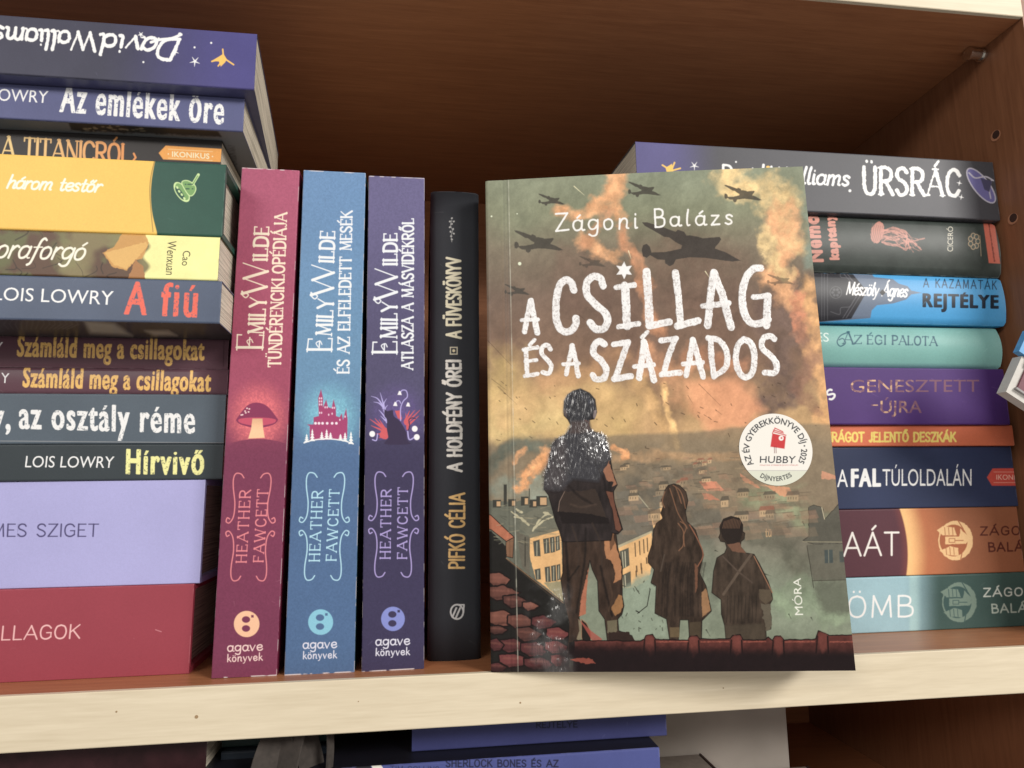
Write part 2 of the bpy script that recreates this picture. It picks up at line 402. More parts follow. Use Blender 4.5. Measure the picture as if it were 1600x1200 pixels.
class Frame:
    """A book's own axes: s along the spine, t across its thickness, w into its depth."""
    def __init__(f, O, a, b, c): f.O, f.a, f.b, f.c = map(lambda v: np.array(v, float), (O, a, b, c))
    def __call__(f, s, t, w):
        s, t, w = np.broadcast_arrays(np.asarray(s, float), np.asarray(t, float), np.asarray(w, float))
        return f.O + s[..., None] * f.a + t[..., None] * f.b + w[..., None] * f.c

def spine_profile(T, bulge, r):
    """points (t, w) across the spine from its lower/left edge to the other, with arc-length parameter"""
    if bulge > 0:
        t = np.linspace(0, T, 17); w = bulge * (2 * t / T - 1) ** 2 ; w = w + .0
        e = np.abs(2 * t / T - 1); w = w + np.where(e > .9, (e - .9) * r * 6, 0)
    else:
        a = np.linspace(0, math.pi / 2, 5)
        t = np.concatenate([r - r * np.cos(a), T - r + r * np.sin(a)]); w = np.concatenate([r - r * np.sin(a), r - r * np.cos(a)])
    l = np.concatenate([[0], np.cumsum(np.hypot(np.diff(t), np.diff(w)))]); return t, w, l / l[-1]

SEED = [0]
def book(frame, Ls, T, D, label, paint, base, bulge=0, r=.7, hard=False, rough=.42, pagemat='pages_z', coat=.0, group=None,
         gain=1.0, name=None, board=None, under=None, gloss=False, dens=1.7, warp=.25, end_in=None):
    SEED[0] += 1; rnd = random.Random(SEED[0])
    pt, pw, pl = spine_profile(T, bulge, r)
    w1, w2 = rnd.uniform(-warp, warp), rnd.uniform(-warp, warp)
    def wob(u): return w1 * np.sin(u * 3.1) + w2 * np.sin(u * 6.0 + 1)
    def surf(u, v):
        t = np.interp(v, pl, pt); w = np.interp(v, pl, pw)
        return frame(np.asarray(u) * Ls, t, w + wob(np.asarray(u)) * .6)
    loc = frame(Ls / 2, T / 2, D / 2)
    root = thing(name or ('hardcover_book' if hard else 'paperback_book'), label, 'book', loc, group)
    root_l = np.array(loc)
    sh = Sheet('spine', surf, base, dens, gain)
    if paint: paint(sh)
    sh.grain(.06, 1.3, SEED[0])
    Wd, Hg = sh.nu, sh.nv; e = np.minimum(np.linspace(0, 1, Hg), np.linspace(1, 0, Hg))[:, None] * Hg / dens + np.zeros((1, Wd))
    e = np.minimum(e, (np.linspace(1, 0, Wd) * Wd / dens)[None, :])
    k = sm(1.6 - e) * sm((fbm(sh.X, sh.Y, 11, SEED[0] + 200, 3) - .42) * 6) * .38
    sh.mix(k, tuple(min(235, 60 + .8 * q) for q in base))
    xs, ys = sh.X.max() - sh.X.min(), sh.Y.max() - sh.Y.min()
    for i in range(7):
        x0, y0 = max(0, sh.X.min()) + rnd.random() * xs, sh.Y.min() + rnd.random() * ys; an = rnd.uniform(0, 3.14); l = rnd.uniform(3, 16)
        sh.stroke([(x0, y0), (x0 + l * math.cos(an), y0 + l * math.sin(an) * .6)], rnd.uniform(.6, 1.2), tuple(min(240, 70 + .8 * q) for q in base), alpha=rnd.uniform(.12, .35), taper=True)
    sh.c = sh.c * (1 + .10 * (fbm(sh.X, sh.Y, 90, SEED[0] + 300, 3)[..., None] - .5))
    rough = rough + rnd.uniform(-.07, .07)
    m = printed(sh, rough, coat=coat, gloss=gloss)
    NU = 13; K = len(pt); V = []; UV = []
    us = np.linspace(0, 1, NU)
    for u in us:
        for k in range(K): V.append(surf(u, pl[k])); UV.append((float(u), float(pl[k])))
    Fc = [(i * K + k, (i + 1) * K + k, (i + 1) * K + k + 1, i * K + k + 1) for i in range(NU - 1) for k in range(K - 1)]
    mi = [0] * len(Fc)
    th = 2.2 if hard else .35                                   # board thickness
    bm_ = board or plain('cover_board', base, .45, .08)
    n0 = len(V)
    # boards: outer sheet continues from the spine edge to depth D on both sides, inner sheet th inside
    for side in (0, 1):
        tt = 0 if side == 0 else T; ti = th if side == 0 else T - th; k = 0 if side == 0 else K - 1
        for ui, u in enumerate(us):
            w0 = pw[k] + wob(u) * .6
            V += [frame(u * Ls, tt, w0), frame(u * Ls, tt, D), frame(u * Ls, ti, D), frame(u * Ls, ti, w0 + .8)]
            UV += [(float(u), 0), (float(u), 1), (float(u), 1), (float(u), 0)]
        o = n0 + side * NU * 4
        for i in range(NU - 1):
            for j in range(3):
                Fc.append((o + i * 4 + j, o + (i + 1) * 4 + j, o + (i + 1) * 4 + j + 1, o + i * 4 + j + 1)); mi.append(1 if (j or not (under and side == 0)) else 2)
        for i in (0, NU - 1): Fc.append(tuple(o + i * 4 + j for j in range(4))); mi.append(1)
    # closing the two ends of the spine strip with its own inner wall
    n1 = len(V)
    for u in us:
        for k in range(K):
            tt = min(max(pt[k], th), T - th); V.append(frame(u * Ls, tt, max(pw[k] + th, th) + wob(u) * .6)); UV.append((float(u), float(pl[k])))
    for i in (0, NU - 1):
        for k in range(K - 1): Fc.append((i * K + k, i * K + k + 1, n1 + i * K + k + 1, n1 + i * K + k)); mi.append(1)
    for i in range(NU - 1):
        for k in range(K - 1): Fc.append((n1 + i * K + k, n1 + i * K + k + 1, n1 + (i + 1) * K + k + 1, n1 + (i + 1) * K + k)); mi.append(1)
    mats = [m, bm_]
    if under:
        def usurf(u, v): return frame(np.asarray(u) * Ls, np.asarray(u) * 0, np.asarray(v) * D)
        us_ = Sheet('back_cover', usurf, base, .8 , gain); under(us_); mats.append(printed(us_, rough))
    mesh_obj('cover', V, Fc, mats, root, root_l, UV, mi, smooth=bulge > 0)
    # page block, a little inside
    e = 3.0 if hard else .35; x0, x1 = e, Ls - e; wd = D - (3 if hard else .6); ts, te = th + .02, T - th - .02; wf = max(1.5, (bulge + .8) if bulge else 1.2)
    P = []
    NP = 7
    for k in range(NP):
        t = ts + (te - ts) * k / (NP - 1); q = 1 - (2 * k / (NP - 1) - 1) ** 2
        j = rnd.uniform(-.12, .12)
        P += [frame(x0 + j, t, wf - (bulge * q * .6)), frame(x1 + j, t, wf - (bulge * q * .6)), frame(x1 + j, t, wd - (2.2 * q if hard else 0)), frame(x0 + j, t, wd - (2.2 * q if hard else 0))]
    PF = [(0, 1, 2, 3), tuple(4 * (NP - 1) + i for i in (3, 2, 1, 0))]
    for k in range(NP - 1):
        for i in range(4):
            n = (i + 1) % 4; PF.append((4 * k + i, 4 * k + 4 + i, 4 * k + 4 + n, 4 * k + n))
    mesh_obj('page_block', P, PF, [M[pagemat]], root, root_l)
    return root

# ------------------------------------------------------------------ the bookcase
XW, HU, BACK = 298.0, 300.5, 250.0
case = thing('bookcase', 'dark brown veneered bookcase with pale cream edge bands on its shelves', 'bookcase', (-100, 125, -110))
cl = (-100, 125, -110)
def shelf(z0, z1, gap=0):
    o = box('shelf', (-498, 2.2, z0), (XW - .3, BACK - .3, z1), M['veneer'], case, cl)
    # the pale band glued on the front edge, with tiny dents
    n = 60; V = []; Fc = []
    rnd = random.Random(int(z0))
    for i in range(n + 1):
        x = -498 + (XW - .3 + 498) * i / n; d = rnd.uniform(-.04, .04)
        V += [(x, 2.2, z0 + .1), (x, .25, z0 + .05 + d), (x, d * .5, z0 + .4 + d), (x, d * .5, z1 - .4 + d), (x, .25, z1 - .05 + d), (x, 2.2, z1 + .0)]
    for i in range(n):
        for j in range(5): Fc.append((6 * i + j, 6 * i + 6 + j, 6 * i + 7 + j, 6 * i + 1 + j))
    Fc += [tuple(range(6)), tuple(6 * n + j for j in range(6))]
    b = mesh_obj('edge_band', V, Fc, [M['band']], o, (0, 0, 0)); b.location = (-np.array(cl) * S) * 0
    for v in b.data.vertices: v.co -= Vector(cl) * S
    return o
s_main = shelf(-18.6, 0); shelf(HU, HU + 18.6); shelf(-130.6, -112)
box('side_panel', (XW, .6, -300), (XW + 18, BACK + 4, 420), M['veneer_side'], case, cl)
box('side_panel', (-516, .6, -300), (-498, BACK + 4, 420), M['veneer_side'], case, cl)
box('back_panel', (-498, BACK, -300), (XW, BACK + 4, 420), M['veneer'], case, cl)
def disc(name, c, axis, r, depth, m, parent, n=24, r2=None):
    V = []; r2 = r if r2 is None else r2
    for k, (d, q) in enumerate(((0, r), (depth, r2))):
        for i in range(n):
            a = 2 * math.pi * i / n; u, v = q * math.cos(a), q * math.sin(a)
            V.append({'x': (c[0] + d, c[1] + u, c[2] + v), 'y': (c[0] + u, c[1] + d, c[2] + v)}[axis])
    Fc = [tuple(range(n)), tuple(range(2 * n - 1, n - 1, -1))] + [(i, (i + 1) % n, n + (i + 1) % n, n + i) for i in range(n)]
    return mesh_obj(name, V, Fc, [m], parent, cl, smooth=False)
for px, py in ((1556, 212), (1583, 342)):
    p = at(0, px, py, XW)
    h = disc('peg_hole', (p[0] - .35, p[1], p[2]), 'x', 2.9, .3, M['hole'], case)
    V = disc('hole_shade_disc', (p[0] - .42, p[1] - .5, p[2] + .35), 'x', 2.2, .05, M['dark'], h)  # flat dark disc painted as the shade inside the hole, leaving a pale crescent
for px, py, r_ in ((182, 1112, .32), (307, 1120, .62), (813, 1098, .34), (1130, 1075, .25), (560, 1096, .2)):
    q_ = at(1, px, py, 0); dn = disc('edge_chip', (q_[0], -.09, q_[2]), 'y', r_, .05, plain('chip', (150, 124, 92), .8), s_main, 10)
pin = disc('shelf_pin', (XW - 9, 25.5, HU - 3.4), 'x', 2.8, 9, M['metal'], case)
disc('pin_collar', (XW - 9.4, 25.5, HU - 3.4), 'x', 3.3, 1.4, M['metal'], pin)
disc('pin_collar', (XW - 1.6, 25.5, HU - 3.6), 'x', 3.5, 1.4, M['metal'], pin)

# ------------------------------------------------------------------ prints of the left stack
W_ = (240, 240, 240)
def p_david(s):
    def f(X, Y, c):
        a = sm((X - 150) / 230)[..., None]; c = lin((66, 66, 84)) * (1 - a) + lin((78, 74, 134)) * a
        return c * (1 + .2 * (fbm(X, Y, 40, 5)[..., None] - .5))
    s.all(f)
    s.text('David', ((283, 62), (160, 53), (157, 82), (268, 94)), 5.2, W_, 'low', .07, .45, rough=.8)
    s.text('Walliams', ((150, 52), (-8, 41), (-10, 70), (148, 80)), 5.0, W_, 'low', .06, .45, rough=.8)
    s.stroke([(283, 54), (268, 60), (250, 62), (236, 66)], 4.2, W_, curve=True); s.ell(281, 53, 2.6, 2.2, W_)
    for x, y, r in ((274, 81, 5.5), (304.5, 96, 8), (220, 54, 4.5)):
        for k in range(5):
            a = k * 1.257 + .4; s.stroke([(x, y), (x + r * math.cos(a), y + r * math.sin(a))], 2.4, W_, taper=True)
    for x, y in ((330, 67), (304, 74), (224, 97), (248, 60)): s.ell(x, y, 1.5, 1.5, W_)
    Yl = (245, 190, 80)
    s.poly([(331, 95), (343, 88), (349, 84), (354, 92), (352, 97), (345, 104), (342, 96)], Yl)
    for a, b in (((349, 88), (348, 77)), ((353, 93), (365, 101)), ((346, 92), (331, 96)), ((347, 95), (341, 103))): s.stroke([b, a], 2.2, Yl)
def p_emlek(s):
    s.all(lambda X, Y, c: lin((92, 96, 138)) * (1 + .25 * (fbm(X, Y, 60, 8)[..., None] - .5)))
    s.type('OWRY', ((-3, 157), (74, 161), (76, 142), (-2, 138)), W_)
    s.type('Az emlékek őre', ((94, 174), (348, 193.5), (350, 152), (98, 129)), W_, .07, .75, rough=.6)
def p_titan(s):
    s.all(lambda X, Y, c: lin((56, 52, 52)) + 0 * c)
    s.text('A TITANICRÓL', ((2, 246), (203, 257), (204, 226), (4, 213)), 4.2, lambda X, Y: lin((246, 205, 130)) * (1 - sm(X / 220)[..., None]) + lin((235, 150, 75)) * sm(X / 220)[..., None], contrast=.5, serif=.07, track=.1)
    s.stroke([(206, 254), (212, 246), (209, 240)], 3, (235, 150, 75))
    s.poly([(248, 239), (259, 227.5), (352, 233), (351, 253.5), (255, 249)], (238, 160, 62))
    s.type('IKONIKUS', ((269, 244.6), (327, 248.2), (327, 240), (269, 236.4)), (250, 230, 190), .01)
    for a, b in (((263, 233), (332, 237)), ((263, 247), (332, 251))): s.stroke([a, b], .8, (250, 210, 150))
    s.ell(263, 240.5, 1, 1, (250, 230, 190)); s.ell(332, 244.5, 1, 1, (250, 230, 190))
def p_testor(s):
    def f(X, Y, c):
        e = X - (243 - 8 * np.sin(np.clip((Y - 245) / 118, 0, 1) * math.pi) + 1.5 * sm((Y - 330) / 40))
        a = np.clip(e / 1.4, 0, 1)[..., None]
        return lin((244, 194, 74)) * (1 - a) + lin((46, 86, 74)) * a * (1 + .15 * (fbm(X, Y, 18, 4)[..., None] - .5))
    s.all(f)
    s.stroke([(242, 249), (236, 275), (234, 300), (236, 330), (239, 362)], 1.6, (70, 66, 50), curve=True, alpha=.6)
    s.text('három testőr', ((9, 293.5), (156, 300), (157, 281), (10, 274)), 3.3, (250, 245, 225), 'low', .03, .3, slant=.25)
    g1, g2 = (206, 232, 160), (120, 165, 96)
    s.ell(284, 300, 18, 9, g1, 55); s.ell(284.5, 299.5, 15.5, 7, g2, 55); s.ell(281, 302, 12, 4, (46, 86, 74), 55)
    for x, y in ((277, 293), (280, 299), (284, 304), (288, 310)): s.ell(x, y, 2.3, 1.5, g1, 55)
    s.poly([(284, 286), (292, 282), (303, 288), (306, 296), (301, 305), (294, 304)], g2, edge=g1, ew=1.3, curve=True)
    s.stroke([(301, 288), (310, 273)], 4.2, g1); s.stroke([(301, 288), (309, 275)], 2, g2)
    for k in range(9): s.ell(290 + (k * 5) % 12, 288 + (k * 7) % 14, 1.3, 1, (46, 86, 74))
def p_prafo(s):
    def f(X, Y, c):
        n = fbm(X, Y, 34, 21, 4)[..., None]; n2 = fbm(X, Y, 60, 31, 3)[..., None]
        c = lin((104, 104, 66)) * (1 - sm((n - .35) * 4)) + lin((96, 70, 54)) * sm((n - .35) * 4)
        c = c * (1 - sm((n2 - .5) * 5) * .6) + lin((150, 140, 92)) * sm((n2 - .5) * 5) * .6
        a = np.clip((X - 226 - 5 * np.sin(Y * .2)) / 6, 0, 1)[..., None]
        pg = lin((243, 234, 150)) * (.92 + .2 * fbm(X, Y, 22, 41, 3)[..., None])
        return c * (1 - a) + pg * a
    s.all(f)
    s.poly([(160, 395), (178, 386), (193, 362), (225, 361), (233, 380), (222, 405), (212, 406), (198, 422), (176, 417)], (206, 150, 70), rough=1.5, alpha=.95)
    s.poly([(163, 395), (228, 378), (232, 383), (214, 404), (198, 420), (178, 414)], (226, 178, 92), rough=1.5, alpha=.8)
    s.poly([(212, 405), (224, 416), (227, 437), (200, 436)], (172, 118, 66), rough=2)
    for k in range(16):
        r_ = random.Random(k); x, y = r_.uniform(0, 190), r_.uniform(350, 430)
        s.stroke([(x, y), (x + r_.uniform(-16, 16), y + r_.uniform(6, 14)), (x + r_.uniform(-24, 24), y + r_.uniform(12, 24))], r_.uniform(.8, 2.4), (52, 42, 34), alpha=.7, curve=True)
    s.text('oraforgó', ((-8, 402), (130, 406), (131, 377), (-7, 371)), 3.4, (250, 240, 220), 'low', .05, .45, slant=.3)
    k_ = (70, 62, 40)
    s.type('Wenxuan', ((262, 376), (259, 429), (273, 430), (276, 377)), k_); s.type('Cao', ((286, 392), (284, 415), (296, 415), (298, 392)), k_)
def p_afiu(s):
    s.all(lambda X, Y, c: lin((82, 94, 118)) * (1 + .2 * (fbm(X, Y, 60, 11)[..., None] - .5)))
    s.type('LOIS LOWRY', ((-10, 468.5), (176, 476.5), (178, 454.5), (-8, 448)), W_)
    s.type('A fiú', ((195, 490), (306, 495), (309, 444), (199, 440)), (238, 98, 76), .08, .7, gs=3, rough=.9)
def p_szam1(s):
    s.all(lambda X, Y, c: lin((100, 68, 79)) * (1 + .15 * (fbm(X, Y, 60, 12)[..., None] - .5)))
    s.type('Számláld meg a csillagokat', ((27, 556), (318, 562), (319, 531), (29, 524)), (244, 190, 98), .055, .6, rough=.5)
    s.type('Y', ((-10, 552), (4, 553), (5, 534), (-9, 533)), W_)
    s.stroke([(350, 533), (349, 573)], 1.2, (56, 32, 38), alpha=.7)
def p_szam2(s):
    s.all(lambda X, Y, c: lin((98, 66, 77)) * (1 + .15 * (fbm(X, Y, 60, 13)[..., None] - .5)))
    s.type('Számláld meg a csillagokat', ((36, 604), (328, 611), (330, 580), (38, 573)), (244, 190, 98), .055, .6, seed=8, rough=.5)
    s.type('Y', ((1, 598), (14, 599), (15, 583), (2, 582)), W_)
def p_oszt(s):
    s.all(lambda X, Y, c: lin((86, 98, 110)) * (1 + .15 * (fbm(X, Y, 60, 14)[..., None] - .5)))
    s.type('az osztály réme', ((31, 669), (303, 676.5), (304, 636), (31, 629)), W_, .07, .7, rough=.6)
    s.type('y,', ((-12, 670), (15, 671), (16, 632), (-12, 630)), W_, .07, .6)
    s.stroke([(0, 689), (349, 692)], 1.0, (190, 190, 190), alpha=.5)
def p_hir(s):
    s.all(lambda X, Y, c: lin((58, 66, 71)) * (1 + .15 * (fbm(X, Y, 60, 15)[..., None] - .5)))
    s.type('LOIS LOWRY', ((39, 730), (177, 731), (179, 713), (41, 712)), W_)
    s.type('Hírvivő', ((198, 740), (317, 740.5), (318, 706), (199, 702)), (240, 234, 150), .08, .7, rough=.6)
def p_violet(s):
    s.all(lambda X, Y, c: lin((172, 170, 222)) + 0 * c)
    s.text('MES SZIGET', ((-14, 838), (153, 838), (154, 819), (-13, 819)), 2.4, (78, 72, 116), contrast=.25, track=.14)
    s.text('E', ((26, 838), (38, 838), (38, 819), (27, 819)), .1, (92, 86, 128))
def p_red(s):
    s.all(lambda X, Y, c: lin((158, 62, 77)) + 0 * c)
    s.text('ILLAGOK', ((-6, 1000), (124, 997), (126, 976), (-4, 979)), 2.3, (246, 190, 190), contrast=.25, track=.14)
    s.stroke([(243, 984), (252, 987)], 1.2, (226, 150, 160), alpha=.7)

LST = [  # print, base, Y, right-top pixel, right-bottom pixel, label, options
 (p_red, (170, 68, 84), 19.0, (304, 912), (294, 1054), 'thick raspberry red book at the bottom of the left stack, standing on the shelf', dict(hard=True, r=.4)),
 (p_violet, (172, 170, 222), 19.5, (323, 749), (310, 907), 'thick pale lilac book with dark capitals, second from the bottom of the left stack', dict(hard=True, r=.4)),
 (p_hir, (58, 66, 71), 19.0, (349, 693), (347, 746), 'dark slate book with a short pale yellow title, resting on the lilac book', {}),
 (p_oszt, (80, 91, 102), 18.5, (354, 616), (349, 692), 'slate grey book with a large white title, under the two maroon books', {}),
 (p_szam2, (94, 63, 73), 19.0, (357, 577), (355, 616), 'lower of two thin maroon books with gold titles, right on the slate grey book', dict(hard=True, bulge=.4)),
 (p_szam1, (96, 64, 74), 19.0, (357, 530), (356, 576), 'upper of two thin maroon books with gold titles, under the blue-grey paperback', dict(hard=True, bulge=.4)),
 (p_afiu, (82, 94, 118), -8.0, (347.5, 438.7), (342.5, 505), 'blue-grey paperback with white capitals and a distressed orange-red title', {}),
 (p_prafo, (110, 100, 70), -8.0, (345, 370), (339, 437.5), 'brown and olive painted book with a pale yellow end and cream script title', {}),
 (p_testor, (46, 86, 74), -8.0, (354, 256), (346, 369), 'bright yellow book with a dark green end and a small green hat emblem', dict(hard=True, r=.8)),
 (p_titan, (56, 52, 52), 10.0, (348, 219), (344, 252), 'black book with gold serif capitals, half hidden behind the yellow book', {}),
 (p_emlek, (92, 96, 138), 2.0, (384, 153), (378, 204.5), 'muted blue paperback with a distressed white title, second from the top of the left stack', {}),
 (p_david, (70, 70, 104), -4.5, (402, 52), (397, 138.5), 'dark blue upside-down paperback with white brush lettering, topmost of the left stack', {}),
]
def u_afiu(s):
    s.all(lambda X, Y, c: lin((54, 50, 50)) * (.8 + .8 * fbm(X, Y, 14, 3)[..., None]))
    s.poly([(130, 500), (178, 505), (205, 524), (140, 520)], (150, 144, 130), soft=4); s.poly([(225, 516), (262, 516), (276, 524), (240, 524)], (150, 140, 126), soft=3)
    for k in range(14): s.stroke([(10 + k * 8, 498), (4 + k * 9, 506), (12 + k * 7, 514)], .8, (130, 128, 122), alpha=.5)
def u_emlek(s):
    s.all(lambda X, Y, c: lin((128, 126, 132)) + 0 * c)
    s.poly([(104, 186), (340, 203), (345, 212), (110, 203)], (64, 58, 54), soft=1.5, rough=2)
    for k in range(26):
        r_ = random.Random(k); s.ell(r_.uniform(120, 230), r_.uniform(190, 204), r_.uniform(1, 5), r_.uniform(.6, 1.6), (176, 160, 134), alpha=.6)
    for k in range(30):
        y = 226 + k * 2.4; s.stroke([(356 + k * .35, y), (366 + k * .3, y + 1.5)], .9, (56, 54, 56), alpha=.8, rough=.6)
z = 0.0
for n, (pf, base, Y, tr, br, label, opt) in enumerate(LST):
    b = at(1, br[0], br[1], Y); t = at(1, tr[0], tr[1], Y); T = t[2] - z; xr = (b[0] + t[0]) / 2
    dy = random.Random(n).uniform(-.006, .006); Ls = 198
    a = np.array([math.cos(dy), math.sin(dy), 0]); sk = {11: -.12, 10: -.06}.get(n, -.03); c = np.array([sk, 1, 0])
    O = np.array([xr, Y, z]) - a * Ls
    opt = dict(opt)
    if pf is p_afiu: opt['under'] = u_afiu
    if pf is p_emlek: opt['under'] = u_emlek
    book(Frame(O, a, (0, 0, 1), c), Ls, T - .06, 133 if n < 11 else 104, label, pf, base, group='books lying in the left stack', rough=.4 if n < 10 else .45, **opt)
    z = t[2]

# ------------------------------------------------------------------ prints of the upright books
def p_wilde(kind):
    def run(s):
        top, mid, bot = {'r': ((174, 84, 114), (162, 70, 98), (124, 54, 84)), 'b': ((104, 142, 186), (100, 142, 178), (78, 108, 150)), 'p': ((106, 100, 142), (82, 77, 110), (62, 56, 88))}[kind]
        cx, cy = {'r': (403, 655), 'b': (515, 655), 'p': (620, 655)}[kind]
        glow = {'r': (250, 120, 124), 'b': (130, 206, 226), 'p': (112, 90, 160)}[kind]
        def f(X, Y, c):
            a = sm((Y - 280) / 300)[..., None]; b = sm((Y - 600) / 120)[..., None]
            c = lin(top) * (1 - a) + lin(mid) * a; c = c * (1 - b) + lin(bot) * b
            d = np.hypot((X - cx) / 52, (Y - cy) / 62); k = sm(1.15 - d)[..., None] * (.9 if kind != 'p' else .6)
            hill = sm((Y - (685 + .004 * (X - cx) ** 2)) / 1.2)[..., None]
            sp = (sm((fbm(X, Y, 2.6, 77, 2) - .52) * 8) * .35)[..., None]
            k = k * (1 - hill) * (.75 + sp)
            c = c * (1 - k) + lin(glow) * k
            return c * (1 + .22 * (fbm(X, Y, 2.2, 71, 2)[..., None] - .5))
        s.all(f)
        tc = (250, 222, 198) if kind == 'r' else (232, 236, 246)
        Q = {'r': dict(E=((410, 545), (412, 524), (371, 522), (370, 545)), M=((412, 521), (416, 466), (391, 465), (388, 521)), W=((416, 460), (419, 412), (380, 411), (378, 459)), I=((417, 407), (420, 355), (398, 354), (396, 407)), T=((438, 573), (448, 333), (430, 333), (419, 573))),
             'b': dict(E=((518, 548), (519, 529), (482, 529), (480, 548)), M=((518, 524), (521, 468), (497, 467), (494, 523)), W=((520, 462), (522, 414), (487, 414), (486, 461)), I=((521, 410), (523, 362), (501, 361), (499, 409)), T=((545, 583), (550, 330), (533, 330), (527, 583))),
             'p': dict(E=((620, 552), (620, 534), (583, 534), (582, 552)), M=((620, 528), (620, 473), (597, 472), (595, 528)), W=((620, 468), (620, 421), (586, 420), (585, 468)), I=((620, 414), (620, 365), (600, 365), (599, 414)), T=((645, 577), (646, 342), (629, 342), (628, 577)))}[kind]
        k_ = dict(contrast=.52, serif=.09, soft=.5)
        s.text('E', Q['E'], 4.0, tc, **k_); s.text('MILY', Q['M'], 3.8, tc, track=.16, **k_); s.text('W', Q['W'], 4.2, tc, contrast=.6, soft=.5); s.text('ILDE', Q['I'], 3.8, tc, track=.16, **k_)
        wx, wy = Q['W'][3]; s.stroke([(wx + 3, wy - 1), (wx, wy - 4), (wx + 1, wy + 2), (wx + 6, wy + 6), (wx + 10, wy + 2), (wx + 7, wy - 1)], 1.8, tc, curve=True)
        ex, ey = Q['E'][0]; s.stroke([(ex - 21, ey - 6), (ex - 24, ey - 12), (ex - 18, ey - 15), (ex - 15, ey - 10)], 1.5, tc, curve=True)
        s.text({'r': 'TÜNDÉRENCIKLOPÉDIÁJA', 'b': 'ÉS AZ ELFELEDETT MESÉK', 'p': 'ATLASZA A MÁSVIDÉKRŐL'}[kind], Q['T'], 2.9, tc, contrast=.45, serif=.07, soft=.5, track=.15)
        hc = {'r': (230, 130, 138), 'b': (176, 222, 240), 'p': (172, 156, 216)}[kind]
        H = {'r': (((384.6, 879), (391.7, 766), (375, 766), (369, 879)), ((411, 878), (419, 765), (402.5, 765), (396, 878)), ((356, 739), (433, 739), (424, 908), (352, 908))),
             'b': (((499, 877), (504.6, 767), (488, 767), (483, 877)), ((525, 876), (530, 765), (515, 765), (509.6, 876)), ((470, 738), (548, 738), (541, 907), (467, 907))),
             'p': (((609.6, 873), (611, 765), (596, 765), (594, 873)), ((635.4, 873), (636.7, 762), (622, 762), (621, 873)), ((577, 737), (655, 737), (651, 902), (577, 902)))}[kind]
        s.text('HEATHER', H[0], 2.0, hc, contrast=.35, serif=.06, soft=.5, track=.24); s.text('FAWCETT', H[1], 2.0, hc, contrast=.35, serif=.06, soft=.5, track=.24)
        tl, tr, br, bl = H[2]; fm = quadmap(bl, br, tr, tl)
        half = [(.33, .955), (.27, .99), (.17, .995), (.12, .95), (.12, .86), (.16, .72), (.14, .60), (.06, .54), (-.01, .55), (.01, .585), (.06, .575)]
        for mx in (0, 1):
            for my in (0, 1):
                q = np.array([((1 - u) if mx else u, (1 - v) if my else v) for u, v in half]); s.stroke(fm(q[:, 0], q[:, 1]), 1.7, hc, curve=True)
        lx, ly, lr = {'r': (385.4, 975, 20), 'b': (501, 972, 19.5), 'p': (614, 967, 18.5)}[kind]
        lc = {'r': (246, 190, 150), 'b': (130, 196, 220), 'p': (130, 140, 210)}[kind]
        s.ell(lx, ly, lr, lr + .5, lc); s.ell(lx - 1, ly - 7, 6.5, 5.2, bot); s.ell(lx - 1, ly + 7, 6.5, 5.2, bot); s.poly([(lx + 7, ly - 14), (lx + 11, ly - 14), (lx + 11, ly - 10), (lx + 7, ly - 10)], bot)
        A = {'r': (((355, 1018), (410, 1016), (410, 1002), (355, 1004)), ((354.6, 1034), (410, 1031.5), (410, 1020.5), (354.6, 1023))), 'b': (((473, 1013.5), (526, 1012), (526, 998), (473, 999.5)), ((473, 1029.5), (526, 1028), (526, 1017), (473, 1018.5))), 'p': (((586.6, 1008.5), (640, 1007), (640, 993), (586.6, 994.5)), ((586.6, 1024.5), (640, 1023), (640, 1012), (586.6, 1013.5)))}[kind]
        wc = (240, 205, 200) if kind == 'r' else (220, 220, 236)
        s.text('agave', A[0], 1.9, wc, 'low', .10, .3, soft=.45); s.text('könyvek', A[1], 1.6, wc, 'low', .14, .3, soft=.45)
        def Z(p): return [(360 + x / 5, 590 + y / 5) for x, y in p]
        if kind == 'r':
            s.poly(Z([(50, 320), (130, 220), (210, 195), (290, 225), (360, 310), (370, 335), (330, 370), (210, 395), (90, 370), (52, 345)]), (138, 50, 88), curve=True)
            s.poly(Z([(62, 330), (110, 316), (210, 312), (300, 316), (355, 330), (330, 358), (210, 376), (90, 358)]), (200, 76, 104), curve=True)
            s.poly(Z([(172, 320), (250, 320), (256, 400), (268, 470), (140, 476), (162, 400)]), lambda X, Y: lin((252, 196, 150)) * (1 - .35 * sm((675 - Y) / 30)[..., None]) + 0 * X[..., None])
            for x, y in ((130, 240), (148, 245), (115, 262), (142, 268), (95, 290), (85, 292), (120, 275)): s.ell(*Z([(x, y)])[0], 1.3, 1.0, (250, 210, 210))
        if kind == 'b':
            cs = (168, 62, 112)
            s.poly(Z([(600, 366), (650, 366), (650, 310), (690, 300), (686, 160), (708, 90), (724, 160), (724, 230), (748, 172), (764, 230), (790, 240), (806, 170), (824, 240), (826, 300), (852, 310), (870, 280), (880, 330), (904, 240), (916, 330), (912, 480), (620, 490), (620, 380)]), cs)
            for x in (665, 692, 720, 756, 795, 828): s.ell(*Z([(x, 357)])[0], 2.0, 2.0, (244, 226, 238))
            for x in (697, 712): 
                for y in (162, 186, 210, 275): s.ell(*Z([(x, y)])[0], 1.0, 1.6, (236, 200, 220))
            for x, y in ((740, 232), (756, 232), (798, 236), (812, 236), (768, 290), (795, 282), (855, 330), (896, 305)): s.ell(*Z([(x, y)])[0], 1.0, 1.6, (236, 200, 220))
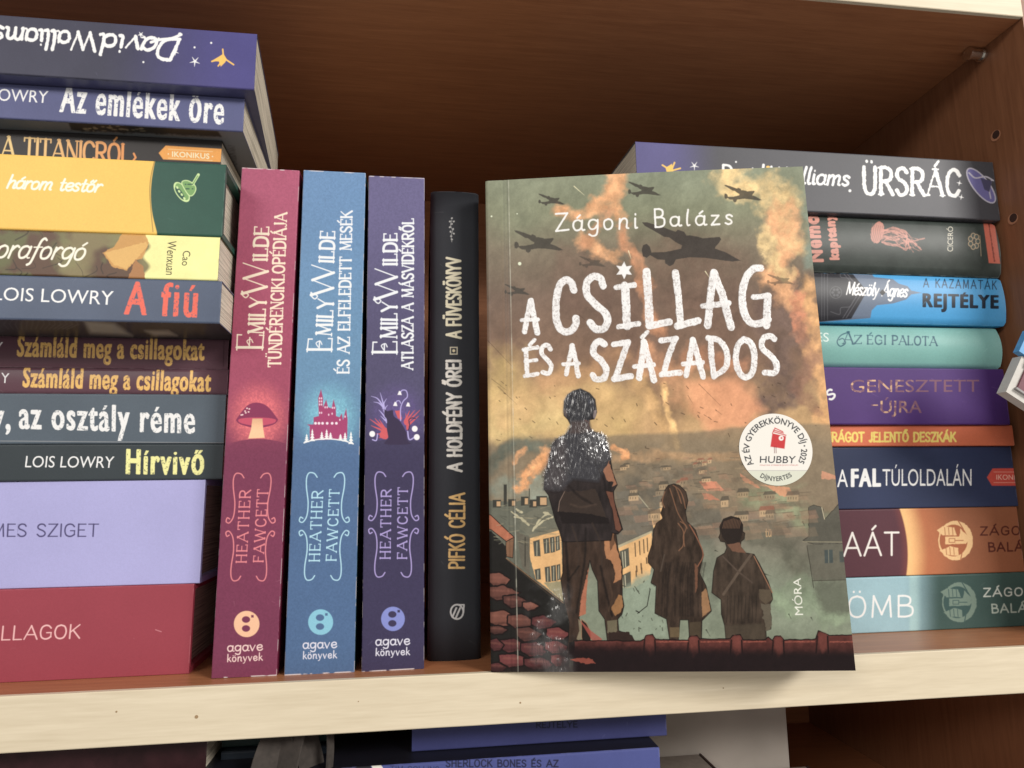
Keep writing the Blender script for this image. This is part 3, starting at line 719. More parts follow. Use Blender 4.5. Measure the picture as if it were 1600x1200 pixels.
            for x, h, b_ in ((596, 60, 500), (640, 90, 490), (714, 60, 482), (752, 75, 478), (782, 50, 478), (860, 45, 486), (896, 66, 494), (942, 92, 512)):
                for k in range(4):
                    yy = b_ - h + h * k / 4; w_ = 5 + 4.5 * k + 3; s.poly(Z([(x, yy), (x + w_, yy + h / 3.2), (x - w_, yy + h / 3.2)]), (244, 248, 250), soft=.4)
            s.stroke(Z([(575, 510), (640, 490), (750, 478), (880, 492), (960, 518)]), 1.6, (240, 246, 250), curve=True)
        if kind == 'p':
            v1, rd, wh = (178, 168, 226), (206, 84, 92), (238, 234, 240)
            for a, b, c in (((1100, 145), (1150, 165), (1195, 225)), ((1170, 118), (1185, 170), (1200, 225)), ((1120, 190), (1160, 200), (1200, 235)), ((1220, 165), (1200, 200), (1196, 240)), ((1230, 215), (1212, 235), (1205, 262)), ((1160, 252), (1185, 280), (1208, 310)), ((1175, 300), (1195, 320), (1212, 335)), ((1185, 225), (1208, 290), (1222, 350))):
                s.stroke(Z([c, b, a]), 2.6, v1, curve=True, taper=True)
            for a, b in (((1090, 325), (1200, 400)), ((1130, 320), (1205, 405)), ((1165, 330), (1212, 410)), ((1100, 375), (1205, 420)), ((1140, 440), (1215, 440)), ((1480, 255), (1370, 360)), ((1440, 255), (1365, 350)), ((1400, 260), (1365, 340)), ((1370, 280), (1385, 400)), ((1290, 260), (1320, 310)), ((1320, 255), (1330, 320)), ((1470, 300), (1390, 370)), ((1160, 470), (1230, 460))):
                s.stroke(Z([b, a]), 4.0, rd, taper=True)
            s.poly(Z([(1190, 400), (1225, 400), (1228, 470), (1200, 480), (1165, 455)]), rd, curve=True); s.poly(Z([(1285, 260), (1320, 258), (1335, 310), (1310, 320)]), rd)
            s.stroke(Z([(1330, 335), (1330, 240), (1350, 185), (1382, 150), (1375, 105), (1345, 98), (1325, 118)]), 1.4, v1, curve=True)
            s.stroke(Z([(1330, 200), (1320, 182), (1300, 184), (1288, 205)]), 1.3, v1, curve=True)
            for x, y in ((1322, 122), (1288, 208), (1388, 212)): s.poly(Z([(x - 4, y - 18), (x + 8, y - 14), (x + 16, y + 14), (x - 16, y + 12)]), wh)
            s.poly(Z([(1205, 250), (1225, 262), (1250, 256), (1270, 258), (1278, 300), (1320, 335), (1350, 380), (1375, 430), (1382, 490), (1400, 520), (1210, 520), (1232, 470), (1222, 400), (1222, 330), (1204, 300)]), (58, 48, 76), curve=True)
            s.stroke(Z([(1380, 430), (1400, 380), (1395, 330), (1420, 315), (1445, 320)]), 1.6, (58, 48, 76), curve=True)
            s.stroke(Z([(1385, 420), (1392, 470), (1405, 485), (1440, 465)]), 1.8, v1, curve=True); s.stroke(Z([(1110, 485), (1140, 490), (1150, 440)]), 1.6, v1, curve=True)
            for x, y in ((1108, 440), (1440, 400), (1456, 465)): s.ell(*Z([(x, y)])[0], 4.4, 4.6, wh)
        # rubbed corners and edges
        X, Y = s.X, s.Y; nu = np.linspace(0, 1, s.nu)[None, :]; nv = np.linspace(0, 1, s.nv)[:, None]
        e = np.minimum(np.minimum(nu * 600, (1 - nu) * 600), np.minimum(nv, 1 - nv) * 75)
        k = sm(1.3 - e) * sm((fbm(X, Y, 16, {'r': 3, 'b': 9, 'p': 5}[kind], 3) - .46) * 8) * .85
        s.mix(k, (226, 214, 214))
    return run
UP = {'r': ((328, 1060), (433, 1057), (467, 266), (378, 263), (176, 80, 112), 'dusty pink upright paperback with a mushroom on its spine, leftmost of the three matching novels', (120, 40, 66)),
      'b': ((443, 1056.5), (554, 1051), (571, 271), (474, 265), (96, 140, 186), 'light blue upright paperback with a pink castle and white firs on its spine', (20, 60, 62)),
      'p': ((564, 1048), (663, 1045), (663, 278), (576, 275), (92, 82, 130), 'purple upright paperback with a dark cat and flowers on its spine, beside the black book', (140, 40, 60))}
for kind, (bl, br, tr, tl, base, label, bd) in UP.items():
    Y = 10.2
    P = [at(1, *q, Y) for q in (bl, br, tr, tl)]
    Bm, Tm = (P[0] + P[1]) / 2, (P[2] + P[3]) / 2
    wdt = ((P[1] - P[0])[0] + (P[2] - P[3])[0]) / 2; H = Tm[2]
    a = np.array([(Tm - Bm)[0], 0, Tm[2]]); a /= np.linalg.norm(a)
    b = np.array([-a[2], 0, a[0]])                       # thickness runs towards -X so the spine art is not mirrored
    O = np.array([Bm[0] + wdt / 2, Y, 0.0 + abs(a[0]) * wdt / 2])
    book(Frame(O, a, b, (0, 1, 0)), H, wdt - .1, 133, label, p_wilde(kind), base, r=.5, rough=.5, pagemat='pages_x', group='three matching upright novels', board=plain('cover_board', bd, .45), warp=.15, dens=2.0)

def p_black(s):
    s.all(lambda X, Y, c: lin((50, 52, 58)) * (1 + .2 * (fbm(X, Y, 50, 16)[..., None] - .5)))
    gold = lambda X, Y: lin((226, 182, 110)) * (.75 + .5 * fbm(X, Y, 9, 5)[..., None])
    pale = lambda X, Y: lin((226, 222, 214)) * (.8 + .4 * fbm(X, Y, 9, 6)[..., None])
    s.text('PIFKÓ CÉLIA', ((725, 888), (725.5, 771), (703, 771), (702, 888)), 3.4, gold, track=.16, soft=.5)
    s.text('A HOLDFÉNY ŐREI', ((721, 736), (719.5, 563), (698, 563), (700, 736)), 4.0, pale, track=.18, soft=.5, rough=.5)
    s.text('A FÜVESKÖNYV', ((720, 528), (719, 403), (698, 403), (698, 528)), 3.6, lambda X, Y: lin((228, 220, 190)) + 0 * X[..., None], track=.16, soft=.5)
    s.poly([(703, 542), (715, 542), (715, 554), (703, 554)], (205, 196, 170)); s.poly([(704.5, 543.5), (713.5, 543.5), (713.5, 552.5), (704.5, 552.5)], (50, 52, 58)); s.ell(709, 548, 2.2, 2.2, (215, 200, 160))
    for x, y in ((706, 341), (703, 346), (709, 346), (706, 350), (703, 355), (708, 358), (704, 362), (709, 365), (705, 369), (706, 374)): s.ell(x, y, 1.6, 1.2, (188, 188, 186), rot=y * 40)
    s.stroke([(706, 344), (704, 352), (707, 360), (705, 368), (706, 378)], .8, (170, 170, 170), curve=True)
    s.ell(714, 956, 11, 12.5, (214, 214, 214)); s.ell(714, 956, 8.6, 10, (50, 52, 58)); s.stroke([(707, 964), (713, 950)], 2.6, (214, 214, 214)); s.stroke([(712, 966), (719, 950)], 2.6, (214, 214, 214)); s.stroke([(716, 945), (725, 945), (724, 957)], 2.2, (214, 214, 214))
P0, P1 = at(1, 668, 1035, 20.4), at(1, 752, 1030, 20.4); Pt = at(1, 705, 299, 20.4)
book(Frame((P1[0], 20.4, 0), (0, 0, 1), (-1, 0, 0), (0, 1, 0)), Pt[2], P1[0] - P0[0], 128, 'slim black hardcover standing upright between the purple novel and the big cover', p_black, (50, 52, 58), bulge=1.3, r=2, hard=True, rough=.6, pagemat='pages_x', dens=2.0, warp=.1)

# ------------------------------------------------------------------ prints of the right stack
def emblem(s, cx, cy, c, k):
    s.ell(cx, cy, 27, 31, c, rough=1); s.ell(cx - 3, cy, 22, 25, k)
    s.poly([(cx - 29, cy - 16), (cx - 20, cy - 22), (cx - 2, cy - 20), (cx + 2, cy - 8), (cx - 20, cy - 8)], c, rough=.6)
    s.poly([(cx - 25, cy + 16), (cx - 8, cy + 9), (cx + 4, cy + 12), (cx + 5, cy + 24), (cx - 16, cy + 22)], c, rough=.6)
    s.poly([(cx - 16, cy - 6), (cx + 12, cy - 6), (cx + 22, cy - 2), (cx + 16, cy + 5), (cx - 16, cy + 6)], c, rough=.8)
    s.poly([(cx + 8, cy - 18), (cx + 20, cy - 6), (cx + 14, cy + 3), (cx + 6, cy - 6)], c, rough=.8)
    for q in (-17, -11, -5): s.stroke([(cx + q, cy - 20), (cx + q + 1, cy - 9)], 1.1, k); s.stroke([(cx + q + 2, cy + 11), (cx + q + 3, cy + 22)], 1.1, k)
    s.stroke([(cx - 10, cy - 3), (cx - 10, cy + 3), (cx - 1, cy + 3), (cx - 1, cy - 3), (cx - 10, cy - 3)], 1.1, k); s.stroke([(cx, cy), (cx + 12, cy)], 1.3, k)
    s.stroke([(cx + 4, cy - 31), (cx + 12, cy - 18)], 1.6, k); s.stroke([(cx + 10, cy + 20), (cx + 8, cy + 31)], 1.6, k)
def p_omb(s):
    def f(X, Y, c):
        b = lin((152, 190, 202)); d = lin((60, 86, 82)); a = sm((X - 1410) / 62)[..., None]
        c = b * (1 - a) + d * a; k = (sm((X - 1418) / 6) * sm((1442 - X) / 14))[..., None]
        return (c * (1 - k * .5) + lin((178, 216, 214)) * k * .5) * (1 + .25 * (fbm(X, Y, 40, 18)[..., None] - .5))
    s.all(f)
    s.text('GÖMB', ((1290, 965), (1426, 963), (1426, 931), (1290, 932)), 3.0, (236, 244, 246), track=.18)
    emblem(s, 1499, 941, (112, 134, 122), (58, 86, 84))
    s.text('ZÁGONI', ((1537, 932), (1620, 930), (1620, 918), (1537, 919.5)), 2.0, (196, 204, 196), track=.22); s.text('BALÁZS', ((1550, 957.5), (1630, 955), (1630, 942.5), (1549, 944.5)), 2.2, (166, 180, 170), track=.22)
def p_daat(s):
    def f(X, Y, c):
        e = X - (1420 - .0024 * (Y - 868) ** 2)
        m = lin((92, 54, 64)); g_ = lin((246, 190, 120)); o = lin((184, 108, 66)); br = lin((150, 90, 58))
        k = sm(e / 34)[..., None]; k2 = sm((e - 30) / 60)[..., None]
        c = g_ * (1 - k) + o * k; c = c * (1 - k2) + br * k2
        i = sm((-e) / 3)[..., None]; rim = sm((e + 16) / 16)[..., None] * .25
        c = c * (1 - i) + (m * (1 - rim) + lin((170, 84, 60)) * rim) * i
        return c * (1 + .12 * (fbm(X, Y, 30, 19)[..., None] - .5))
    s.all(f)
    s.text('DAÁT', ((1290, 869), (1404, 867), (1404, 832), (1290, 833)), 3.0, (240, 234, 228), track=.16)
    emblem(s, 1493, 844.5, (232, 188, 130), (170, 96, 58))
    s.text('ZÁGONI', ((1532, 836), (1616, 835), (1616, 822), (1532, 823.5)), 2.2, (84, 34, 26), track=.22); s.text('BALÁZS', ((1545, 861.5), (1624, 860), (1624, 847), (1544, 848.5)), 2.4, (84, 34, 26), track=.22)
def p_fal(s):
    s.all(lambda X, Y, c: lin((48, 58, 90)) * (1 + .25 * (fbm(X, Y, 60, 20)[..., None] - .5)))
    s.type('A', ((1308, 761), (1325, 761), (1325, 733), (1308, 733)), W_); s.type('FAL', ((1331, 760), (1375, 759.5), (1375, 732.5), (1331, 733)), W_, .07)
    s.type('TÚLOLDALÁN', ((1379, 759), (1518, 759), (1518, 732), (1379, 732.5)), W_)
    s.poly([(1542, 746), (1551, 732), (1640, 731), (1640, 759), (1550, 759)], (204, 72, 58)); s.type('IKONIKUS', ((1557, 749.5), (1606, 749.5), (1606, 741.5), (1557, 741.5)), (240, 190, 170))
    for y in (737.5, 754): s.stroke([(1553, y), (1610, y)], .8, (236, 160, 140))
def p_orange(s):
    s.all(lambda X, Y, c: lin((216, 108, 68)) * (1 + .15 * (fbm(X, Y, 40, 22)[..., None] - .5)))
    s.text('VIRÁGOT JELENTŐ DESZKÁK', ((1286, 690), (1493, 689.5), (1493, 676), (1286, 676)), 2.9, (250, 216, 96), track=.16, rough=.5)
def p_purple(s):
    s.all(lambda X, Y, c: lin((80, 48, 118)) * (1 + .2 * (fbm(X, Y, 60, 23)[..., None] - .5)))
    foil = lambda X, Y: lin((128, 84, 104)) * (1 - sm((fbm(X, Y, 5, 7, 2) - .5) * 8)[..., None] * sm((1450 - X) / 90)[..., None]) + lin((222, 176, 130)) * sm((fbm(X, Y, 5, 7, 2) - .5) * 8)[..., None] * sm((1450 - X) / 90)[..., None]  # foil glints painted into the colour, fading out towards the right
    s.type('GENESZTETT', ((1329, 613), (1530, 612), (1530, 593), (1329, 593)), foil, .0, 0)
    s.type('ÚJRA', ((1376, 645), (1440, 645), (1440, 626), (1376, 626)), foil, .01, 0); s.stroke([(1362, 633), (1371, 633)], 1.6, foil)
    s.text('S', ((1297, 626), (1306, 619), (1299, 607), (1290, 613)), 3.2, W_)
def p_egi(s):
    s.all(lambda X, Y, c: lin((120, 176, 170)) * (1 + .15 * (fbm(X, Y, 60, 24)[..., None] - .5)))
    s.type('ES', ((1276, 533), (1295, 534), (1295, 520), (1276, 519)), (214, 232, 226))
    k = (28, 84, 104)
    s.text('A', ((1318, 537), (1333, 537.5), (1333, 519), (1318, 518)), 2.6, k, contrast=.5, serif=.09); s.text('Z', ((1335, 537), (1346, 537), (1346, 524), (1335, 524)), 2.2, k, contrast=.5, serif=.06)
    s.stroke([(1326, 519), (1314, 524), (1308, 534), (1313, 541), (1321, 536), (1317, 529), (1311, 531)], 1.7, k, curve=True)
    s.text('ÉGI', ((1355, 537.5), (1384, 538), (1384, 524.5), (1355, 524)), 2.3, k, contrast=.5, serif=.08, track=.2); s.text('PALOTA', ((1394, 538), (1464, 540), (1464, 526.5), (1394, 524.5)), 2.3, k, contrast=.5, serif=.08, track=.16)
def p_kaza(s):
    s.all(lambda X, Y, c: lin((64, 160, 220)) * (1 + .12 * (fbm(X, Y, 60, 25)[..., None] - .5)))
    s.poly([(1200, 400), (1359, 420), (1362, 428), (1366, 433), (1395, 436), (1404, 443), (1418, 447), (1424, 454), (1440, 457.5), (1424, 460), (1416, 468), (1396, 474), (1370, 477), (1362, 485), (1360, 497), (1200, 510)], (104, 118, 140))
    s.poly([(1200, 400), (1325, 419), (1352, 452), (1352, 460), (1330, 498), (1200, 510)], (50, 50, 56))
    for d in (0, 5): s.stroke([(1316 - d, 419), (1344 - d, 452), (1344 - d, 462), (1322 - d, 497)], 1, (96, 96, 104))
    for x in (1284, 1288, 1293): s.stroke([(x, 417), (x, 500)], .8, (92, 92, 98))
    s.ell(1306, 457, 9, 9, (34, 34, 38), edge=(96, 96, 100), ew=1)
    for k in range(6): a = k * 1.047; s.ell(1306 + 5 * math.cos(a), 457 + 5 * math.sin(a), 2.6, 2.6, (84, 84, 90), edge=(34, 34, 38), ew=.7)
    for sy in (1, -1): s.stroke([(1298, 457 + sy * 30), (1312, 457 + sy * 34), (1314, 457 + sy * 24), (1328, 457 + sy * 22), (1334, 457 + sy * 12)], 1, (92, 92, 98), curve=True)
    s.text('Mészöly Ágnes', ((1322, 460), (1417, 464), (1418, 445), (1323, 441)), 2.4, (244, 244, 244), 'low', .05, .35, slant=.2)
    s.poly([(1374, 457), (1379, 452), (1384, 457), (1379, 462)], (30, 30, 34))
    s.text('A KAZAMATÁK', ((1443, 448.5), (1557, 452), (1557, 439), (1443, 435.5)), 1.5, (24, 56, 84), track=.3); s.type('REJTÉLYE', ((1443, 479), (1559, 481.5), (1559, 462), (1443, 459)), (18, 34, 52), .075)
def p_nemo(s):
    s.all(lambda X, Y, c: lin((66, 74, 70)) * (.5 + .5 * fbm(X, Y, 16, 26)[..., None]))
    c = (206, 140, 124)
    s.type('Nemo', ((1285, 408), (1277, 337), (1259, 337), (1266, 408)), c, .11); s.type('kapitány', ((1310, 405), (1302, 336), (1291, 336), (1298, 405)), c, .09)
    for k in range(9): s.stroke([(1262 + k, 341 + k * 8), (1286 + k, 340 + k * 8)], .8, (70, 60, 58), alpha=.7)
    s.ell(1371, 363, 10, 17.5, c, 14, rough=1.2, rs=3, alpha=.85)
    for k in range(6): s.stroke([(1364 + k * 3, 349 + k), (1361 + k * 3.4, 362), (1366 + k * 2.6, 378 - k)], .8, (120, 92, 84), curve=True, alpha=.7)
    for k in range(22):
        r_ = random.Random(k + 3); y = r_.uniform(356, 380)
        s.stroke([(1378, y), (1395 + r_.uniform(-4, 4), y + r_.uniform(-8, 8)), (1415, y + 4 + r_.uniform(-6, 8)), (1425 + r_.uniform(-10, 20), 386 + r_.uniform(-14, 8))], r_.uniform(.6, 2.0), c, alpha=.6, curve=True, rough=.6)
    s.type('CICERÓ', ((1489, 393), (1489, 354), (1481, 354), (1480, 393)), (214, 208, 190))
    for k in range(7): a = k * .9; s.ell(1522 + 6 * math.cos(a), 377 + 9 * math.sin(a), 3.4, 3.8, (74, 84, 78), edge=(190, 164, 130), ew=1.1)
    s.stroke([(1531, 368), (1533, 400)], .9, (170, 150, 120))
    s.poly([(1535, 339), (1553, 341), (1563, 412), (1545, 411)], (212, 104, 80)); s.stroke([(1544, 343), (1554, 408)], 2, (110, 46, 40), rough=.8, alpha=.8)
def p_urs(s):
    def f(X, Y, c):
        a = sm((1130 - X) / 90)[..., None]; return (lin((80, 80, 86)) * (1 - a) + lin((96, 92, 142)) * a) * (1 + .2 * (fbm(X, Y, 60, 27)[..., None] - .5))
    s.all(f)
    s.text('ÜRSRÁC', ((1349, 303), (1499, 306), (1500, 266), (1348, 261)), 5.6, (240, 240, 238), contrast=.5, serif=.10, track=.16, rough=1.0)
    s.text('lliams', ((1252, 287), (1326, 290), (1327, 266), (1253, 262)), 3.8, W_, 'low', .07, .4, rough=.6, slant=.1); s.ell(1328, 298, 2.2, 2.2, W_)
    s.text('David Wa', ((1128, 282), (1244, 286), (1244, 262), (1129, 258)), 3.8, W_, 'low', .07, .4, rough=.6)
    for x, y in ((1499, 286), (1502, 308)):
        for k in range(4): a = k * 1.57 + .2; s.stroke([(x, y), (x + 4 * math.cos(a), y + 4 * math.sin(a))], 2, W_, taper=True)
    s.ell(1533, 290, 33, 12, (120, 116, 176), 52, edge=(200, 196, 214), ew=2); s.stroke([(1514, 270), (1524, 278), (1540, 276), (1552, 282)], 2.2, (204, 200, 216), curve=True); s.stroke([(1549, 282), (1546, 296), (1548, 310)], 1.8, (204, 200, 216), curve=True)
    s.poly([(1532, 278), (1550, 283), (1546, 300), (1538, 296)], (82, 80, 112))
    Yl = (246, 196, 84)
    s.poly([(1040, 262), (1050, 256), (1052, 268), (1042, 270)], Yl); 
    for a, b in (((1048, 266), (1035, 258)), ((1050, 264), (1054, 254)), ((1052, 266), (1063, 263))): s.stroke([a, b], 2.4, Yl)
    for k in range(5): a = k * 1.257 + .3; s.stroke([(1085, 259), (1085 + 7 * math.cos(a), 259 + 7 * math.sin(a))], 2, W_, taper=True)
    s.ell(1150, 253, 1.4, 1.4, W_); s.ell(1200, 261, 3, 2, Yl)
RST = [
 (p_omb, (62, 92, 88), 36.0, 903, 1324, 294.5, 'pale blue book fading to dark green at the bottom of the right stack', {}),
 (p_daat, (120, 70, 54), 36.5, 796, 1314, 294.0, 'maroon book with a glowing orange eclipse, second from the bottom of the right stack', {}),
 (p_fal, (48, 58, 90), 36.0, 698, 1301, 294.6, 'navy blue book with white capitals and a red tag at its end', {}),
 (p_orange, (216, 108, 68), 34.0, 664, 1298, 295.0, 'thin orange book with yellow capitals under the purple book', {}),
 (p_purple, (92, 52, 136), 32.0, 573, 1287, 292.0, 'deep purple book with dark foil lettering', {}),
 (p_egi, (120, 176, 170), 31.0, 503, 1290, 292.0, 'pale teal rounded hardcover with dark teal capitals', dict(bulge=3.0, r=3, hard=True)),
 (p_kaza, (64, 160, 220), 29.0, 424, 1300, 295.5, 'bright blue book with a black patterned end, under the greenish jellyfish book', dict(bulge=1.6, r=2, hard=True)),
 (p_nemo, (74, 84, 78), 28.0, 334, 1300, 295.5, 'grey-green book with a pink jellyfish and an orange band at its end', dict(bulge=1.8, r=2, hard=True)),
 (p_urs, (80, 80, 86), 27.0, 238, 1300, 296.8, 'charcoal book with a purple planet and white lettering, topmost of the right stack', {}),
]
z = 0.0
for n, (pf, base, Y, ytop, xt, xr, label, opt) in enumerate(RST):
    z1 = at(1, xt, ytop, Y)[2]; Ls = 195
    dy = random.Random(n + 40).uniform(-.004, .004)
    a = np.array([math.cos(dy), math.sin(dy), 0]); c = np.array([-math.sin(dy), math.cos(dy), 0])
    c = c + np.array([-.07, 0, 0])
    book(Frame(np.array([xr, Y, z]) - a * Ls, a, (0, 0, 1), c), Ls, z1 - z - .06, 135, label, pf, base, group='books lying in the right stack', rough=.45, **opt)
    z = z1

# ------------------------------------------------------------------ the big illustrated cover
CO = np.array([26.2, 0.0, 0.2]); CX = np.array([132.5, -25.7, 0.9]); WCV = 135.0; HCV = 201.2; TCV = 15.0
ex = CX / np.linalg.norm(CX)
up = np.array([-0.0066, 0.0285, 0.9996]); up -= ex * (up @ ex); up /= np.linalg.norm(up)
inn = np.cross(up, ex); inn = inn if inn[1] > 0 else -inn          # into the shelf
def cover_surf(u, v):
    u = np.asarray(u, float); v = np.asarray(v, float)
    x = u * WCV
    d = .18 * np.exp(-((x - 7.6) / .55) ** 2) + .06 * np.exp(-((x - 9.0) / .4) ** 2) - .9 * np.sin(np.clip((x - 7) / (WCV - 7), 0, 1) * math.pi) * (.6 + .4 * v) + .5 * np.clip(1 - x / 1.6, 0, 1) ** 2
    return CO + x[..., None] * ex + (v * HCV)[..., None] * up + d[..., None] * inn
def q(k, ox, oy):
    return lambda pts: [(ox + x / k, oy + y / k) for x, y in pts]
z1, z2, z3 = q(2.963, 740, 240), q(4.615, 740, 580), q(4.617, 1040, 580)
z4, z5 = q(3.87, 760, 740), q(3.871, 1000, 740)
def p_cover(s):
    X, Y = s.X, s.Y
    wx = X + 46 * (fbm(X, Y, 90, 101) - .5); wy = Y + 46 * (fbm(X, Y, 90, 102) - .5)
    n = fbm(X, Y, 60, 103, 5); nf = fbm(X, Y, 12, 104, 3)
    stops = [(255, (134, 142, 122)), (330, (130, 134, 110)), (390, (126, 116, 98)), (470, (122, 102, 88)), (560, (134, 106, 86)), (620, (176, 144, 98)), (680, (184, 150, 102)), (700, (138, 122, 98)), (760, (130, 118, 100)), (850, (122, 118, 104)), (930, (128, 138, 120)), (1050, (120, 128, 110))]
    cc = np.zeros(X.shape + (3,)); ys = [a for a, _ in stops]
    for k in range(3): cc[..., k] = np.interp(wy, ys, [lin(c)[k] for _, c in stops])
    s.c = cc * (.80 + .4 * n[..., None]) * (.94 + .12 * nf[..., None])
    def plume(pts, w, c, al=.8, sd=1, sc=26, amp=1.0, hard=1.0):
        P = cr(pts, 6); W = s.win(P[:, 0].min() - w * 1.5, P[:, 1].min() - w * 1.5, P[:, 0].max() + w * 1.5, P[:, 1].max() + w * 1.5)
        if W is None: return
        x = X[W] + (fbm(X[W], Y[W], sc, sd, 4) - .5) * w * 1.7 * amp; y = Y[W] + (fbm(X[W], Y[W], sc, sd + 9, 4) - .5) * w * 1.7 * amp
        D = np.full(x.shape, 1e9)
        for a, b in zip(P[:-1], P[1:]):
            v = b - a; L_ = v @ v + 1e-9; t = np.clip(((x - a[0]) * v[0] + (y - a[1]) * v[1]) / L_, 0, 1)
            D = np.minimum(D, np.hypot(x - a[0] - v[0] * t, y - a[1] - v[1] * t))
        f3 = fbm(X[W], Y[W], sc * .45, sd + 3, 4); a = sm((1 - D / w) * 1.35 * hard) * al * (.35 + 1.1 * f3)
        f4 = fbm(x, y, sc * .8, sd + 5, 5)[..., None]
        s.put(W, np.clip(a, 0, 1), lambda X_, Y_: lin(c) * (.55 + .9 * f4))
    # left bright haze, greenish top
    plume([(770, 600), (800, 640), (830, 660), (980, 650)], 74, (196, 168, 104), .75, 11, 60)
    plume([(768, 660), (840, 650), (900, 640)], 40, (208, 184, 124), .5, 12, 40)
    # smoke pillars
    plume([(905, 440), (960, 470), (1000, 540), (1020, 620)], 80, (116, 92, 80), .55, 13, 50)
    plume([(1080, 420), (1120, 500), (1130, 600)], 80, (122, 96, 82), .5, 14, 50)
    plume([(1215, 480), (1225, 560), (1215, 620), (1190, 650)], 46, (120, 98, 88), .85, 15, 40)
    # fire lit smoke
    O1, O2, Y1 = (218, 164, 112), (196, 140, 98), (220, 192, 132)
    plume([(965, 262), (958, 290), (940, 318), (905, 334), (872, 330)], 20, O1, .95, 21, 22)
    plume([(950, 262), (962, 300), (965, 340)], 17, O1, .9, 22, 20)
    plume([(915, 372), (935, 392), (955, 400)], 18, O1, .85, 23, 18)
    plume([(975, 360), (985, 390), (1000, 420), (1010, 470), (1030, 520)], 17, O2, .75, 24, 20)
    plume([(950, 330), (930, 360), (915, 380)], 13, O2, .6, 25, 16)
    plume([(1130, 270), (1170, 300), (1205, 290), (1222, 340), (1230, 380)], 34, Y1, .95, 31, 26)
    plume([(1225, 330), (1222, 400), (1216, 440), (1232, 480)], 28, O1, .9, 32, 24)
    plume([(1190, 360), (1210, 410), (1225, 430)], 18, Y1, .8, 33, 18)
    plume([(1262, 440), (1272, 520), (1288, 600), (1290, 660)], 24, (216, 166, 104), .9, 34, 26)
    plume([(1245, 470), (1252, 520)], 16, (206, 136, 98), .75, 35, 14)
    plume([(1252, 520), (1270, 560), (1250, 600), (1270, 640)], 18, (150, 112, 92), .7, 36, 20)
    plume([(1265, 300), (1270, 380), (1262, 420)], 18, (130, 146, 134), .8, 37, 30)
    # bright clearing above the town and the pale trail
    s.poly([(1075, 600), (1150, 590), (1175, 612), (1200, 640), (1165, 668), (1110, 672), (1074, 640)], (216, 152, 106), soft=9, alpha=.85, rough=9, rs=24)
    plume([(1000, 596), (1030, 650), (1050, 690), (1062, 712)], 17, (206, 166, 106), .75, 41, 24)
    plume([(1035, 600), (1045, 650), (1060, 700)], 7, (232, 190, 120), .8, 42, 18)
    # far hills
    s.poly([(764, 706), (790, 690), (860, 684), (900, 690), (960, 680), (1075, 676), (1160, 668), (1200, 660), (1320, 664), (1320, 800), (764, 800)], (138, 122, 98), soft=2.5, rough=3, rs=30, alpha=.8)
    plume([(790, 640), (900, 600), (1000, 640)], 40, (204, 166, 110), .5, 61, 50); plume([(1010, 560), (1060, 600), (1110, 640)], 34, (206, 150, 104), .55, 62, 30); plume([(1080, 560), (1150, 575)], 22, (200, 140, 98), .5, 63, 30); plume([(960, 560), (900, 585), (850, 590)], 26, (190, 146, 100), .5, 64, 34)
    plume([(764, 730), (800, 700), (860, 695), (880, 705)], 20, (98, 106, 96), .8, 43, 30)
    plume([(960, 715), (1080, 712), (1160, 715)], 11, (176, 142, 102), .7, 44, 20); plume([(1000, 735), (1100, 740)], 16, (122, 112, 96), .8, 45, 20)
    plume([(780, 770), (830, 760), (870, 776)], 26, (138, 150, 138), .7, 46, 30)
    plume([(812, 762), (828, 738), (850, 722), (852, 704)], 13, (220, 158, 96), .95, 47, 14); plume([(802, 725), (812, 708), (822, 700)], 6, (206, 152, 100), .8, 48, 10)
    plume([(960, 700), (975, 706), (978, 716)], 8, (226, 160, 96), .8, 49, 12)
    # town below
    plume([(980, 775), (1060, 790), (1100, 830)], 44, (110, 104, 92), .85, 51, 40)
    plume([(1190, 780), (1230, 790), (1260, 800)], 34, (142, 148, 116), .8, 52, 30)
    plume([(1180, 830), (1220, 850), (1240, 890)], 40, (104, 104, 90), .8, 53, 36); plume([(1100, 850), (1110, 900), (1108, 960)], 24, (112, 118, 104), .7, 54, 30)
    plume([(1230, 940), (1260, 930), (1300, 960)], 36, (132, 148, 122), .8, 55, 30); plume([(1005, 930), (1000, 970)], 22, (140, 154, 138), .9, 56, 22)
    for pts, c in (([(1092, 752), (1120, 752), (1132, 766), (1104, 768)], (206, 132, 98)), ([(1096, 770), (1112, 772), (1125, 782), (1100, 780)], (186, 122, 92)), ([(1156, 740), (1176, 752), (1190, 764), (1180, 762), (1160, 750)], (198, 136, 100)), ([(1196, 758), (1232, 762), (1240, 772), (1226, 776), (1208, 768)], (200, 142, 102)), ([(1284, 736), (1310, 744), (1314, 750), (1284, 748)], (196, 140, 108))):
        s.poly(pts, c, rough=2, rs=6, alpha=.85)
    r_ = random.Random(6)
    for k in range(46):
        x, y = r_.uniform(990, 1260), r_.uniform(715, 800); s.stroke([(x, y), (x + r_.uniform(4, 16), y + r_.uniform(-2, 3))], r_.uniform(.8, 2.2), r_.choice([(160, 140, 110), (92, 88, 78), (180, 140, 104)]), alpha=.5, rough=.8)
    # grey roofs left
    s.poly([(764, 782), (800, 784), (868, 776), (884, 836), (880, 900), (860, 930), (764, 860)], (104, 106, 94), rough=1.5)
    for x, y, w, h in ((770, 781, 13, 12), (787, 757, 5, 34), (794, 780, 12, 12), (814, 776, 12, 14), (827, 781, 12, 12), (838, 775, 17, 16)):
        s.poly([(x, y), (x + w, y), (x + w, y + h), (x, y + h)], (66, 66, 60)); 
        if w > 8: s.poly([(x + 6, y + 2.5), (x + w - 1, y + 2.5), (x + w - 1, y + h - 2), (x + 6, y + h - 2)], (186, 152, 110))
